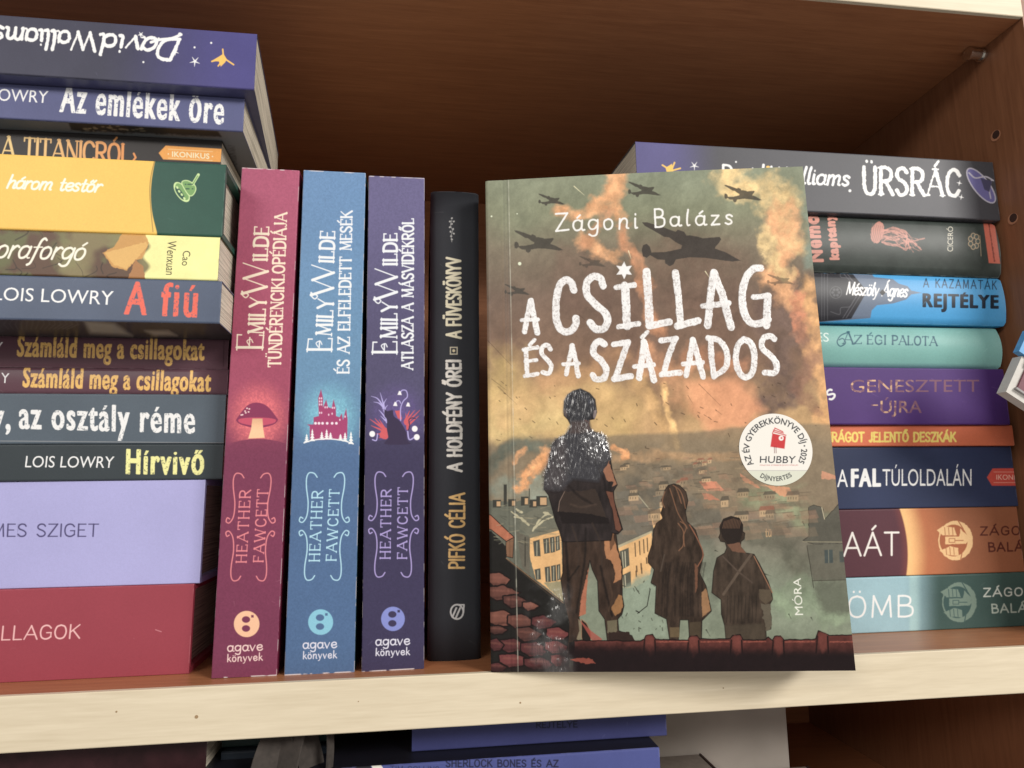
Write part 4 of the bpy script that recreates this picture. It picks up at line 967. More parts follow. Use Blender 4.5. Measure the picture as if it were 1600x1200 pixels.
    s.stroke([(827, 764), (827, 780)], 1.2, (50, 50, 46))
    s.poly(z4([(215, 250), (330, 200), (390, 230), (440, 320), (270, 385), (200, 330)]), (112, 112, 98), rough=1)
    for p in ([(150, 230), (205, 270), (255, 310)], [(280, 345), (320, 280), (370, 240)], [(170, 262), (215, 268), (250, 300)], [(290, 330), (345, 285), (400, 262)], [(180, 215), (215, 235)], [(345, 235), (390, 250)]):
        s.stroke(z4(p), 2.8, (176, 170, 140), rough=1.2, rs=4)
    s.poly(z4([(262, 380), (440, 332), (452, 380), (450, 360), (462, 640), (462, 770), (300, 640), (262, 500)]), (214, 170, 106), rough=.8)
    s.poly(z4([(255, 372), (440, 322), (444, 342), (262, 392)]), (122, 118, 100)); s.poly(z4([(262, 385), (180, 350), (215, 560), (262, 620)]), (104, 100, 88))
    for a in ([(282, 410), (322, 398), (328, 500), (290, 500)], [(342, 395), (378, 388), (384, 480), (350, 486)], [(382, 386), (412, 380), (416, 474), (388, 480)], [(416, 380), (442, 376), (446, 460), (420, 470)], [(290, 580), (326, 572), (330, 640), (300, 642)], [(352, 566), (384, 560), (390, 655), (358, 655)], [(390, 558), (420, 552), (424, 650), (394, 652)], [(424, 552), (446, 546), (450, 640), (428, 648)]):
        s.poly(z4(a), (88, 88, 80)); 
        cx_ = sum(p[0] for p in a) / 4; s.stroke(z4([(cx_, a[0][1] + 6), (cx_, a[2][1] - 4)]), 1.0, (180, 176, 150))
    s.poly(z4([(350, 660), (462, 650), (462, 770), (380, 700)]), (150, 142, 110), rough=1); s.stroke(z4([(234, 385), (234, 560)]), 1.3, (52, 50, 44))
    # right facade
    s.poly(z4([(790, 370), (900, 100), (1000, 225), (1060, 190), (1100, 240), (1000, 350), (800, 440)]), (108, 106, 96), rough=1.2)
    s.poly(z4([(790, 110), (900, 100), (990, 230), (990, 340), (800, 430)]), (116, 110, 98), rough=1); s.stroke(z4([(900, 110), (992, 222)]), 1.6, (160, 154, 130))
    s.poly(z4([(990, 232), (1062, 205), (1062, 320), (1010, 330)]), (214, 172, 112)); s.poly(z4([(1005, 255), (1050, 236), (1050, 300), (1010, 312)]), (150, 128, 96))
    s.poly(z4([(795, 440), (1000, 352), (1000, 560), (980, 640), (900, 690), (820, 690)]), (210, 168, 106), rough=1.5); s.poly(z4([(792, 436), (1000, 345), (1000, 358), (795, 452)]), (170, 160, 130))
    for a in ([(805, 470), (860, 448), (866, 555), (818, 580)], [(820, 615), (872, 590), (876, 680), (828, 695)]):
        s.poly(z4(a), (92, 92, 82)); s.stroke(z4([(838, a[0][1] + 2), (842, a[2][1] + 8)]), 1.3, (190, 184, 156)); s.stroke(z4([(822, a[0][1] + 4), (828, a[2][1] + 12)]), 1, (190, 184, 156))
    for x in (898, 925, 950, 972): s.stroke(z4([(x, 420 - (x - 898) * .4), (x + 4, 500 - (x - 898) * .4)]), 1.6, (96, 80, 60))
    for x, y in ((908, 560), (935, 545), (905, 590), (938, 570), (968, 510)): s.stroke(z4([(x, y), (x + 2, y + 32)]), 2.2, (110, 88, 62))
    s.poly(z4([(820, 690), (900, 640), (960, 600), (1010, 600), (1040, 700), (1100, 880), (1100, 1000), (800, 1000), (800, 850), (830, 780)]), (138, 152, 134), soft=4, rough=5, rs=12, alpha=.9)
    for k in range(26):
        x, y = r_.uniform(965, 1035), r_.uniform(905, 995); s.stroke([(x, y), (x + r_.uniform(-4, 4), y + r_.uniform(1, 5))], r_.uniform(.9, 1.8), (70, 72, 62), alpha=.8)
    s.stroke(z4([(990, 700), (972, 800), (915, 845)]), 1.3, (40, 38, 34)); s.stroke(z4([(925, 840), (905, 830)]), 1.6, (40, 38, 34))
    # ruined tower right
    tw = (96, 94, 84)
    s.poly(z5([(1020, 205), (1050, 190), (1105, 205), (1118, 275), (1150, 240), (1200, 185), (1330, 150), (1330, 420), (1060, 430), (985, 405), (1022, 380)]), tw, rough=.8, edge=(58, 54, 48), ew=.9)
    s.poly(z5([(1010, 430), (1330, 420), (1330, 640), (1050, 650), (1030, 560)]), (104, 102, 90), rough=1)
    s.poly(z5([(1045, 645), (1330, 640), (1330, 800), (1250, 850), (1110, 840), (1060, 740)]), (100, 104, 90), soft=5, rough=4, alpha=.8)
    s.stroke(z5([(985, 412), (1280, 415)]), 1.4, (140, 134, 112)); s.stroke(z5([(1045, 648), (1290, 642)]), 1.1, (76, 72, 62)); s.stroke(z5([(1010, 440), (1030, 560), (1050, 690)]), 1, (60, 56, 48), curve=True)
    s.poly(z5([(1115, 462), (1165, 460), (1168, 540), (1118, 542)]), (74, 84, 84)); s.poly(z5([(1205, 470), (1240, 470), (1245, 535), (1208, 537)]), (80, 86, 84))
    s.stroke(z5([(1140, 462), (1142, 540)]), .9, (128, 126, 110)); s.stroke(z5([(1100, 205), (1116, 275)]), 1.2, (190, 180, 150))
    for k in range(14): s.stroke(z5([(1030 + k * 3, 300 + k * 8), (1280, 296 + k * 8)]), .6, (80, 78, 70), alpha=.4)
    for p in ([(775, 230), (795, 250)], [(745, 278), (770, 296)], [(810, 300), (860, 288), (900, 282)], [(890, 250), (905, 268), (945, 250)], [(985, 292), (998, 318)], [(750, 605), (796, 620)], [(900, 850), (914, 878)], [(1035, 870), (1045, 888)], [(455, 465), (472, 472)], [(400, 945), (425, 985)]): s.stroke(z5(p), 2.0, (60, 62, 54), alpha=.75, taper=True, rough=.5)
    s.text('tü', (z5([(758, 382)])[0], z5([(795, 380)])[0], z5([(795, 330)])[0], z5([(758, 332)])[0]), 1.3, (206, 170, 120), 'low')
    # embers and streaks in the sky
    for k in range(60):
        x, y = r_.uniform(775, 1290), r_.uniform(590, 700); a = r_.uniform(.2, 1.2); l = r_.uniform(.5, 6)
        s.stroke([(x, y), (x + l * math.cos(a), y + l * math.sin(a))], r_.uniform(.8, 1.6), (70, 54, 40), alpha=.7)
    for a, b in (((762, 532), (800, 572)), ((778, 604), (808, 632)), ((768, 592), (792, 610)), ((1092, 600), (1126, 634)), ((1075, 618), (1082, 630)), ((1118, 640), (1128, 648)), ((1100, 648), (1108, 653)), ((905, 492), (914, 500))): s.stroke([a, b], .9, (76, 56, 42), alpha=.7, taper=True)
    for a, b in (((897, 291), (913, 305)), ((1102, 424), (1108, 433)), ((982, 392), (986, 404))): s.stroke([a, b], 1.6, (220, 214, 176), alpha=.8, taper=True)
    for x, y, r in ((812, 412, 2.6), (768, 338, 1.3), (808, 334, 1), (893, 268, 1)): s.ell(x, y, r, r, (206, 214, 190))
    # bombers
    PL = [(778, 318), (800, 318), (860, 335), (935, 362), (945, 352), (975, 362), (985, 380), (1000, 378), (1040, 385), (1060, 392), (1140, 386), (1148, 396), (1138, 412), (1120, 432), (1118, 440), (1165, 455), (1200, 475), (1238, 495), (1200, 500), (1140, 492), (1070, 482), (1000, 480), (935, 490), (925, 512), (908, 522), (886, 508), (884, 492), (850, 490), (815, 470), (800, 482), (782, 476), (776, 450), (782, 424), (800, 418), (815, 432), (822, 458), (890, 455), (960, 440), (965, 425), (935, 410), (905, 388), (880, 385), (835, 358), (790, 334)]
    def plane(x0, y0, x1, y1, c, al):
        pts = [(x0 + (x - 776) / 462 * (x1 - x0), y0 + (y - 318) / 204 * (y1 - y0)) for x, y in PL]
        s.poly(z1(pts), c, alpha=al, rough=.3)
    plane(778, 318, 1236, 522, (74, 68, 64), .95)
    for a in ((300, 186, 422, 242), (715, 130, 866, 202), (1160, 145, 1335, 226), (188, 356, 415, 460), (488, 474, 612, 530), (143, 604, 260, 660), (1358, 558, 1488, 612)): plane(*a, (76, 72, 66), .88 if a[0] not in (488, 1358) else .6)
    # roof of red tiles, bottom left
    s.poly(z4([(0, 240), (28, 252), (168, 385), (120, 410), (30, 340), (0, 330)]), (170, 104, 72), edge=(40, 28, 24), ew=1.2); s.poly(z4([(168, 385), (160, 510), (115, 500), (118, 412)]), (126, 92, 66), edge=(40, 28, 24), ew=1)
    s.poly(z4([(-10, 350), (30, 350), (120, 440), (122, 510), (300, 650), (470, 780), (500, 900), (500, 1300), (-10, 1300)]), (38, 36, 34), rough=1)
    s.stroke(z4([(120, 512), (300, 655), (465, 782)]), 1.3, (134, 106, 76)); s.stroke(z4([(130, 526), (300, 668), (450, 790)]), 1.2, (70, 60, 48))
    tl = [(22, 610, 110, 68), (24, 690, 160, 70), (120, 745, 120, 62), (24, 840, 160, 76), (150, 860, 130, 74), (26, 925, 90, 44), (230, 780, 80, 46), (100, 1010, 130, 66), (200, 940, 120, 70), (290, 870, 120, 66), (380, 940, 110, 64), (26, 1010, 70, 60), (100, 1100, 150, 66), (230, 1030, 140, 70), (370, 1020, 120, 66), (250, 1120, 150, 60), (400, 1100, 90, 60), (26, 1150, 90, 50)]
    for k, (x, y, w, h) in enumerate(tl):
        x -= w * .16; y -= h * .16; w *= 1.32; h *= 1.3
        c = [(126, 80, 66), (108, 68, 58), (92, 58, 52)][(k * 7) % 3] if x < 240 and y < 960 else [(118, 62, 62), (94, 50, 52)][k % 2]
        s.poly(z4([(x, y + 6), (x + w * .5, y - 4), (x + w, y + h * .45), (x + w * .72, y + h * .9), (x + w * .3, y + h), (x, y + h * .6)]), c, rough=1.6, rs=8, edge=(34, 24, 24), ew=2.4)
        s.stroke(z4([(x + w * .15, y + h * .3), (x + w * .7, y + h * .35)]), 2.6, (150, 96, 80), alpha=.35, soft=1.6, rough=1.2); s.stroke(z4([(x + w * .2, y + h * .8), (x + w * .75, y + h * .75)]), 3, (50, 30, 30), alpha=.5, soft=1.6, rough=1.2)
    # far roofs and walls of the town
    for k in range(150):
        y = 705 + 125 * r_.random() ** .8; x = r_.uniform(955, 1250); q_ = (y - 690) / 140; w = (5 + 22 * q_) * r_.uniform(.6, 1.3); h = w * r_.uniform(.25, .6)
        c_ = r_.choice([(150, 124, 98), (110, 100, 84), (98, 92, 80), (160, 134, 108), (132, 116, 94), (158, 120, 96)])
        s.poly([(x, y), (x + w, y - h * .2), (x + w * 1.2, y + h * .8), (x + w * .15, y + h)], c_, alpha=.35, rough=.8, soft=.8)
        if r_.random() < .4: s.stroke([(x, y), (x + w, y - h * .2)], .9, (84, 76, 64), alpha=.5)
    for k in range(34):
        y = 712 + 96 * r_.random(); x = r_.uniform(958, 1240); q_ = .35 + (y - 700) / 110; w, h = 12 * q_ * r_.uniform(.8, 1.5), 7 * q_ * r_.uniform(.8, 1.3)
        wc = r_.choice([(196, 166, 124), (170, 146, 112), (150, 132, 106)]); rc = r_.choice([(96, 88, 76), (112, 98, 82), (150, 100, 78)])
        s.poly([(x, y), (x + w, y - 1.5), (x + w, y + h), (x, y + h + 1)], wc, alpha=.7, soft=.7); s.poly([(x - 1.5, y + .5), (x + 1.5, y - h * .7), (x + w, y - h * .8), (x + w + 2, y - 1)], rc, alpha=.85, soft=.7)
        for m_ in range(int(w / 4)): s.stroke([(x + 2.5 + m_ * 4, y + h * .3), (x + 2.5 + m_ * 4, y + h * .65)], 1.1, (84, 74, 62), alpha=.7)
    for k in range(60):
        y = r_.uniform(790, 850); x = r_.uniform(770, 880); s.stroke([(x, y), (x + r_.uniform(4, 18), y + r_.uniform(-4, 6))], r_.uniform(.7, 1.6), r_.choice([(130, 128, 108), (76, 76, 68), (150, 142, 116)]), alpha=.5)
    def folds(c, k=1.0, sd=1, sx=5.0):
        return lambda X_, Y_: lin(c) * (.45 + k * 1.25 * fbm(X_, Y_ * .32, sx, sd, 3)[..., None])
    # figures
    dk, dk2 = (46, 38, 34), (40, 32, 30); rim = (190, 124, 84)
    legs = z4([(440, 300), (460, 370), (462, 480), (462, 600), (450, 640), (470, 780), (500, 900), (495, 1010), (480, 1110), (640, 1120), (640, 1060), (560, 1010), (575, 950), (560, 870), (600, 780), (605, 650), (625, 525), (640, 580), (672, 650), (680, 830), (715, 880), (725, 960), (735, 1040), (800, 1070), (900, 1030), (880, 980), (800, 950), (795, 880), (820, 850), (832, 800), (822, 740), (822, 560), (795, 450), (775, 290), (760, 250)])
    s.poly(legs, folds((66, 50, 40), 1, 3, 7), edge=(28, 22, 22), ew=1.2)
    s.poly(z4([(700, 300), (755, 292), (775, 400), (818, 560), (812, 640), (770, 660), (782, 600), (752, 520), (722, 515)]), (168, 118, 74), rough=1.4, rs=6); s.poly(z4([(752, 820), (800, 730), (820, 740), (828, 800), (808, 840), (780, 860)]), (150, 108, 60), rough=1)
    s.poly(z4([(735, 310), (765, 300), (775, 420), (748, 470)]), (74, 54, 42), rough=1, alpha=.7)
    s.poly(z4([(618, 570), (606, 720), (600, 850), (560, 862), (575, 740)]), (166, 104, 74), rough=1)
    s.poly(z4([(555, 880), (580, 900), (582, 980), (560, 1010), (545, 1000), (562, 950)]), (128, 118, 96)); s.poly(z4([(730, 890), (790, 885), (792, 950), (760, 985), (732, 960)]), (112, 104, 82), rough=.8)
    s.poly(z4([(575, 880), (605, 905), (632, 960), (632, 1030), (590, 1050), (575, 990)]), (40, 34, 32), edge=(150, 120, 90), ew=1); s.poly(z4([(500, 1020), (560, 1015), (640, 1050), (650, 1100), (495, 1110)]), (32, 26, 26)); s.poly(z4([(740, 960), (860, 960), (900, 1010), (880, 1060), (735, 1050)]), (58, 42, 36), rough=2)
    s.poly(z4([(560, 880), (632, 950), (700, 1000), (690, 1020), (640, 1010)]), (160, 76, 62), alpha=.8)
    gl = .85
    body = z2([(770, 128), (720, 142), (680, 170), (655, 215), (650, 275), (652, 320), (680, 348), (700, 385), (698, 415), (660, 460), (600, 490), (568, 535), (545, 640), (515, 760), (508, 850), (540, 895), (560, 965), (590, 1080), (618, 1150), (640, 1230), (700, 1230), (990, 1220), (1000, 1165), (1040, 1175), (1075, 1140), (1045, 1040), (1012, 930), (1010, 865), (1036, 820), (1002, 725), (985, 625), (945, 468), (850, 432), (832, 395), (835, 350), (870, 345), (888, 295), (875, 205), (835, 158)])
    s.poly(body, folds((50, 42, 42), 1, 5, 8), edge=(30, 24, 24), ew=1.2)
    s.poly(z2([(770, 128), (720, 142), (680, 170), (655, 215), (650, 300), (690, 350), (700, 385), (660, 460), (600, 490), (568, 535), (545, 640), (515, 760), (508, 850), (620, 860), (720, 780), (800, 790), (900, 800), (985, 630), (945, 468), (850, 432), (832, 350), (880, 300), (875, 205), (835, 158)]), (48, 47, 56), soft=3, gloss=.32)
    s.poly(z2([(600, 495), (650, 475), (665, 560), (670, 760), (640, 850), (520, 850), (515, 760), (545, 640)]), (58, 48, 54), soft=6, rough=3, gloss=.55)
    s.poly(z2([(795, 420), (850, 432), (945, 468), (985, 625), (920, 650), (860, 660), (800, 560)]), (54, 52, 60), soft=6, rough=3, gloss=.85)
    s.poly(z2([(650, 870), (880, 850), (960, 1060), (850, 1090), (610, 1010)]), (64, 52, 46), rough=1.5); s.poly(z2([(610, 1010), (850, 1030), (970, 1060), (980, 1100), (640, 1100)]), (38, 30, 30), rough=1)
    s.poly(z2([(935, 720), (975, 650), (1002, 730), (1032, 815), (1000, 830), (1010, 800), (960, 790)]), (150, 104, 76), rough=1.4); s.poly(z2([(950, 860), (1005, 870), (1015, 940), (1040, 1040), (1070, 1135), (1050, 1160), (1020, 1140), (1000, 1000)]), (112, 72, 54), rough=.8, edge=(36, 26, 24), ew=.9)
    for p, c_, w_ in (([(480, 420), (490, 560), (500, 760)], (30, 24, 24), 4), ([(600, 330), (596, 500), (570, 680), (545, 840)], (34, 28, 26), 3.4), ([(520, 320), (560, 470), (540, 640)], (70, 56, 48), 2.4), ([(690, 560), (720, 700), (760, 860)], (28, 22, 22), 3.6), ([(640, 300), (690, 420), (700, 560)], (66, 54, 46), 2.2), ([(740, 640), (760, 740), (740, 830)], (86, 66, 50), 2.2), ([(470, 640), (520, 700), (500, 800)], (64, 52, 46), 2), ([(560, 560), (500, 640)], (26, 22, 22), 2.6)):
        s.stroke(z4(p), w_, c_, curve=True, alpha=.75, soft=1.3, rough=.6)
    for p, c_, w_ in (([(690, 830), (760, 900), (860, 960)], (36, 28, 28), 4), ([(700, 960), (780, 980), (880, 960)], (84, 68, 58), 3), ([(560, 620), (640, 700), (700, 740)], (34, 30, 36), 3), ([(900, 700), (940, 780), (950, 860)], (30, 24, 26), 3.4), ([(740, 470), (760, 600), (745, 740)], (40, 40, 52), 3)):
        s.stroke(z2(p), w_, c_, curve=True, alpha=.7, soft=1.3, rough=.6)
    s.stroke(z2([(655, 870), (620, 940), (610, 1010)]), 1.2, (128, 108, 96)); s.poly(z2([(870, 290), (886, 280), (884, 320), (870, 345), (862, 330)]), (128, 124, 130)); s.stroke(z2([(800, 350), (830, 370), (825, 430)]), 1.6, (120, 70, 60))
    for k in range(30): 
        x, y = r_.uniform(670, 850), r_.uniform(150, 320); s.stroke(z2([(x, y), (x + 3, y + 22)]), .9, r_.choice([(78, 82, 98), (34, 34, 44)]), alpha=.6)
    # cropped hair and bare neck of the tall boy
    s.poly(z2([(770, 130), (722, 144), (682, 172), (660, 218), (656, 290), (680, 330), (710, 352), (770, 362), (830, 350), (864, 312), (874, 250), (866, 205), (832, 160)]), (34, 34, 44), soft=1.5, rough=1.5, rs=5, alpha=.9)
    s.poly(z2([(705, 362), (832, 358), (836, 395), (850, 430), (770, 448), (680, 450), (700, 412)]), (72, 56, 54), soft=2, rough=1, alpha=.9)
    for k in range(26):
        x = 680 + k * 7.2; y = 150 + abs(k - 12) * 5; s.stroke(z2([(x, y), (x + r_.uniform(-6, 6), y + r_.uniform(20, 60))]), 1.0, r_.choice([(84, 88, 104), (58, 60, 76), (22, 22, 30)]), alpha=.55)
    s.poly(z2([(664, 272), (650, 285), (654, 320), (670, 338), (676, 310)]), (96, 84, 84), alpha=.9); s.poly(z2([(868, 282), (886, 278), (884, 320), (868, 342), (862, 320)]), (128, 116, 116), alpha=.9)
    # girl
    girl = z5([(205, 62), (170, 72), (150, 100), (146, 130), (130, 160), (140, 200), (125, 240), (140, 270), (100, 300), (82, 340), (72, 430), (48, 500), (50, 540), (86, 580), (66, 660), (98, 680), (90, 845), (160, 880), (180, 1010), (232, 1010), (242, 885), (292, 885), (300, 1010), (372, 1010), (375, 890), (432, 832), (400, 680), (360, 600), (385, 490), (360, 420), (335, 340), (285, 290), (275, 230), (290, 165), (278, 110), (240, 72)])
    s.poly(girl, folds((66, 52, 42), 1, 7, 5), edge=(32, 24, 22), ew=1.1)
    for k in range(18):
        x = 120 + k * 15; s.stroke(z5([(x + 20, 540), (x + 4, 650), (x - 6 + k, 860)]), r_.uniform(1, 3.4), r_.choice([(72, 58, 48), (34, 27, 25), (40, 32, 30), (60, 48, 42)]), curve=True, alpha=.55, soft=1.2, rough=.8)
    s.poly(z5([(372, 720), (400, 690), (428, 826), (376, 870)]), (146, 110, 72), rough=1); s.poly(z5([(330, 540), (350, 560), (348, 690), (335, 720)]), (124, 84, 60), rough=1, alpha=.8)
    s.poly(z5([(180, 930), (238, 930), (238, 990), (182, 990)]), (104, 88, 62)); s.poly(z5([(300, 900), (368, 895), (368, 990), (302, 990)]), (78, 66, 50))
    s.stroke(z5([(300, 310), (350, 400), (382, 490), (350, 560)]), 1.6, (140, 92, 66), curve=True); s.stroke(z5([(148, 490), (125, 590)]), 2, (84, 72, 62))
    for p in ([(200, 70), (240, 100), (262, 150), (275, 210)], [(180, 90), (200, 150), (230, 240), (285, 330)], [(230, 300), (262, 350), (262, 430), (235, 466)], [(245, 290), (280, 320), (262, 380), (270, 440)], [(150, 110), (135, 165), (148, 205)], [(215, 80), (235, 130), (250, 180)]): s.stroke(z5(p), 1.5, (134, 96, 68), curve=True, alpha=.85)
    # small boy
    boy = z5([(550, 258), (505, 275), (482, 320), (486, 362), (476, 385), (488, 410), (515, 415), (525, 450), (512, 480), (465, 510), (445, 590), (434, 720), (490, 762), (492, 850), (512, 920), (520, 1010), (765, 1010), (762, 950), (792, 940), (795, 870), (780, 800), (803, 760), (795, 710), (775, 650), (720, 540), (690, 488), (640, 480), (606, 440), (612, 410), (630, 395), (634, 360), (620, 350), (622, 310), (600, 270)])
    s.poly(boy, folds((68, 56, 46), 1, 9, 6), edge=(34, 26, 24), ew=1.1)
    s.poly(z5([(550, 258), (505, 275), (484, 330), (498, 385), (520, 412), (530, 436), (566, 444), (600, 432), (606, 405), (622, 350), (622, 310), (600, 270)]), (48, 38, 34)); s.poly(z5([(530, 430), (605, 415), (612, 445), (640, 480), (560, 470)]), (118, 84, 64), rough=1)
    for k in range(12): x = 500 + k * 9; s.stroke(z5([(x + 10, 272 + abs(k - 6) * 3), (x, 330)]), 1, (124, 92, 68), alpha=.7)
    s.stroke(z5([(672, 490), (600, 590), (505, 730)]), 4.2, (96, 82, 70)); s.stroke(z5([(500, 500), (590, 590), (680, 660)]), 2.4, (88, 74, 64)); s.stroke(z5([(690, 500), (750, 620), (800, 720)]), 1.4, (150, 108, 78), curve=True)
    s.poly(z5([(720, 700), (790, 700), (802, 760), (760, 790), (720, 760)]), (92, 80, 64), rough=1.5); s.poly(z5([(735, 790), (790, 790), (795, 940), (765, 950), (740, 850)]), (98, 90, 76), rough=2.5, rs=5)
    for k in range(9): x = 530 + k * 22; s.stroke(z5([(x, 740), (x - 6, 900)]), 1.2, (40, 34, 30), alpha=.6)
    s.poly(z5([(515, 920), (750, 905), (760, 1010), (520, 1010)]), (84, 74, 60), alpha=.6, soft=2)
    # roof ridge
    rid = z5([(-400, 1010), (-150, 1010), (0, 1015), (25, 1000), (35, 980), (75, 974), (95, 1000), (290, 1006), (300, 982), (345, 980), (362, 1000), (545, 1000), (560, 980), (605, 975), (625, 1004), (760, 1006), (775, 990), (800, 1008), (815, 985), (850, 982), (872, 1006), (1062, 1000), (1080, 952), (1145, 978), (1420, 975), (1420, 1300), (-400, 1300)])
    s.poly(rid, lambda X_, Y_: (lin((96, 50, 44)) * (1 - sm((Y_ - 1002) / 26)[..., None]) + lin((36, 24, 26)) * sm((Y_ - 1002) / 26)[..., None]) * (.6 + .8 * fbm(X_, Y_, 9, 91, 4)[..., None]), edge=(26, 16, 17), ew=1.6, rough=1.2, rs=9)
    for x, y in ((60, 985), (325, 990), (585, 988), (838, 992), (1105, 965)):
        s.poly(z5([(x - 30, y + 10), (x - 10, y - 6), (x + 22, y), (x + 28, y + 90), (x - 2, y + 120), (x - 25, y + 60)]), (124, 66, 56), soft=2.2, rough=2, alpha=.6); s.stroke(z5([(x + 30, y + 20), (x + 34, y + 120)]), 2, (30, 18, 20)); s.stroke(z5([(x - 32, y + 20), (x - 40, y + 120)]), 2.6, (30, 18, 20), alpha=.8)
    for a, b in ((100, 288), (370, 540), (630, 760), (880, 1055), (1150, 1400)): s.stroke(z5([(a, 1018), (b, 1016)]), 1.8, (156, 84, 66), alpha=.75, rough=.8)
    s.poly(z5([(-500, 1040), (0, 1050), (1420, 1110), (1420, 1300), (-500, 1300)]), (38, 24, 27), soft=7, alpha=.85, rough=4)
    s.poly(z4([(500, 1125), (560, 1112), (640, 1120), (665, 1150), (600, 1150)]), (140, 70, 54), rough=1.5)
    s.poly([(768, 1042), (900, 1040), (900, 1060), (768, 1060)], (48, 32, 32), alpha=.6, soft=3)
    # gloss varnish over the tiles
    W = s.win(764, 830, 900, 1060)
    gx = sm((fbm(X[W], Y[W], 30, 88, 3) - .30) * 3) * sm((Y[W] - 905) / 40) * sm((905 - X[W]) / 24) * sm((X[W] - 815) / 26); s.g[W] = np.maximum(s.g[W], gx * .7)
    s.c = 1.27 * s.c ** 1.17 * np.array([1.02, 1.0, .97]); s.c = s.c * .9 + (s.c @ np.array([.3, .6, .1]))[..., None] * .1
    # lettering
    tw_ = (238, 236, 236)
    kk = dict(rough=.8, rs=6, grunge=.4, gs=2.2, soft=.6, gloss=.12)
    def st(pts, w, curve=False, sd=1): s.stroke(z1(pts), w * 1.3, tw_, curve=curve, seed=sd, **kk)
    st([(236, 826), (250, 750), (264, 680)], 6.2); st([(264, 680), (280, 760), (296, 830)], 6.6); st([(222, 771), (298, 768)], 4.6)
    st([(464, 632), (452, 598), (426, 586), (398, 612), (382, 690), (384, 770), (408, 818), (448, 822), (472, 790), (474, 762)], 8.6, True)
    st([(600, 612), (586, 578), (552, 570), (524, 600), (526, 652), (566, 700), (608, 736), (620, 780), (598, 812), (562, 810), (540, 782)], 8.6, True, 3)
    st([(700, 612), (706, 700), (710, 798)], 9.6, False, 4); st([(660, 620), (744, 608)], 6.4); st([(672, 802), (764, 788)], 6.4)
    s.poly(z1([(697 + (40 if k % 2 == 0 else 21) * math.sin(k * math.pi / 6), 540 - (40 if k % 2 == 0 else 21) * math.cos(k * math.pi / 6)) for k in range(12)]), tw_, rough=.5)
    st([(800, 548), (808, 650), (816, 796)], 9.6, False, 5); st([(812, 798), (905, 780)], 8.4); st([(934, 552), (948, 660), (958, 796)], 8.2, False, 6); st([(944, 798), (1040, 774)], 8.2)
    st([(1112, 552), (1096, 660), (1084, 796)], 8.6, False, 7); st([(1112, 552), (1150, 650), (1192, 804)], 9.0, False, 8); st([(1062, 706), (1180, 692)], 6.6)
    st([(1328, 530), (1296, 534), (1262, 575), (1244, 650), (1252, 735), (1284, 784), (1330, 784), (1362, 770)], 8.8, True, 9); st([(1362, 658), (1360, 700), (1356, 796)], 8.8); st([(1296, 664), (1366, 658)], 6.4)
    st([(242, 910), (246, 970), (248, 1028)], 5.6); st([(232, 908), (294, 898)], 5); st([(240, 962), (290, 956)], 4.4); st([(238, 1030), (296, 1020)], 5); st([(260, 886), (282, 862)], 4.2)
    st([(356, 906), (342, 886), (320, 896), (316, 926), (346, 960), (360, 988), (348, 1018), (320, 1014)], 5.4, True)
    st([(456, 890), (442, 960), (428, 1022)], 5.6); st([(456, 890), (472, 960), (484, 1030)], 6); st([(414, 976), (486, 972)], 4.4)
    st([(606, 882), (584, 868), (560, 886), (556, 926), (592, 960), (614, 1000), (602, 1040), (566, 1044), (552, 1026)], 7.6, True, 4)
    st([(648, 884), (716, 872)], 6.6); st([(712, 876), (684, 960), (656, 1038)], 7.2, False, 5); st([(650, 1044), (728, 1030)], 7.6)
    st([(788, 872), (778, 960), (766, 1040)], 7.2, False, 6); st([(788, 872), (812, 960), (836, 1050)], 7.4); st([(744, 986), (834, 978)], 5.6); st([(780, 850), (804, 826)], 5)
    st([(868, 866), (936, 856)], 6.6); st([(932, 860), (902, 940), (880, 1014)], 7.0, False, 7); st([(870, 1022), (956, 1014)], 7)
    st([(1014, 862), (1000, 950), (984, 1028)], 6.8, False, 8); st([(1014, 862), (1040, 950), (1062, 1034)], 7.0); st([(970, 974), (1060, 966)], 5.2)
    st([(1096, 858), (1102, 950), (1112, 1028)], 6.6); st([(1086, 854), (1138, 866), (1172, 920), (1166, 990), (1112, 1032)], 6.8, True, 9)
    st([(1250, 858), (1222, 894), (1214, 960), (1232, 1018), (1264, 1036), (1292, 1006), (1300, 940), (1284, 880), (1250, 858)], 7.2, True, 10)
    st([(1392, 858), (1372, 844), (1340, 858), (1336, 900), (1376, 938), (1402, 976), (1394, 1014), (1348, 1014)], 7.0, True, 11)
    nm = (246, 242, 236)
    s.text('Z', (z1([(380, 359)])[0], z1([(440, 352)])[0], z1([(436, 276)])[0], z1([(378, 279)])[0]), 2.7, nm, rough=.3); s.text('ágoni', (z1([(458, 357)])[0], z1([(758, 345)])[0], z1([(758, 268)])[0], z1([(456, 280)])[0]), 2.7, nm, 'low', track=.22, rough=.3)
    s.text('B', (z1([(838, 340)])[0], z1([(884, 338)])[0], z1([(882, 256)])[0], z1([(834, 258)])[0]), 2.7, nm, rough=.3); s.text('alázs', (z1([(908, 336)])[0], z1([(1200, 326)])[0], z1([(1200, 256)])[0], z1([(906, 266)])[0]), 2.7, nm, 'low', track=.26, rough=.3)
    s.type('MÓRA', ((1255, 961), (1251, 903), (1239, 903), (1242, 961)), (226, 226, 214), 0)
    # crease and small wear
    X, Y = s.X, s.Y
    cxl = 780 + 14.5 + (Y - 280) * .0195
    s.mix(sm(1 - abs(X - cxl) / 1.3) * (.25 + .3 * sm((fbm(X * 0, Y, 14, 6) - .4) * 4)), (206, 204, 186))
    s.mix(sm(1 - abs(X - cxl + 2.4) / 1.4) * .25, (60, 56, 50))
    s.c = s.c * (1 + .16 * (fbm(X, Y, 2.0, 7, 2)[..., None] - .5))
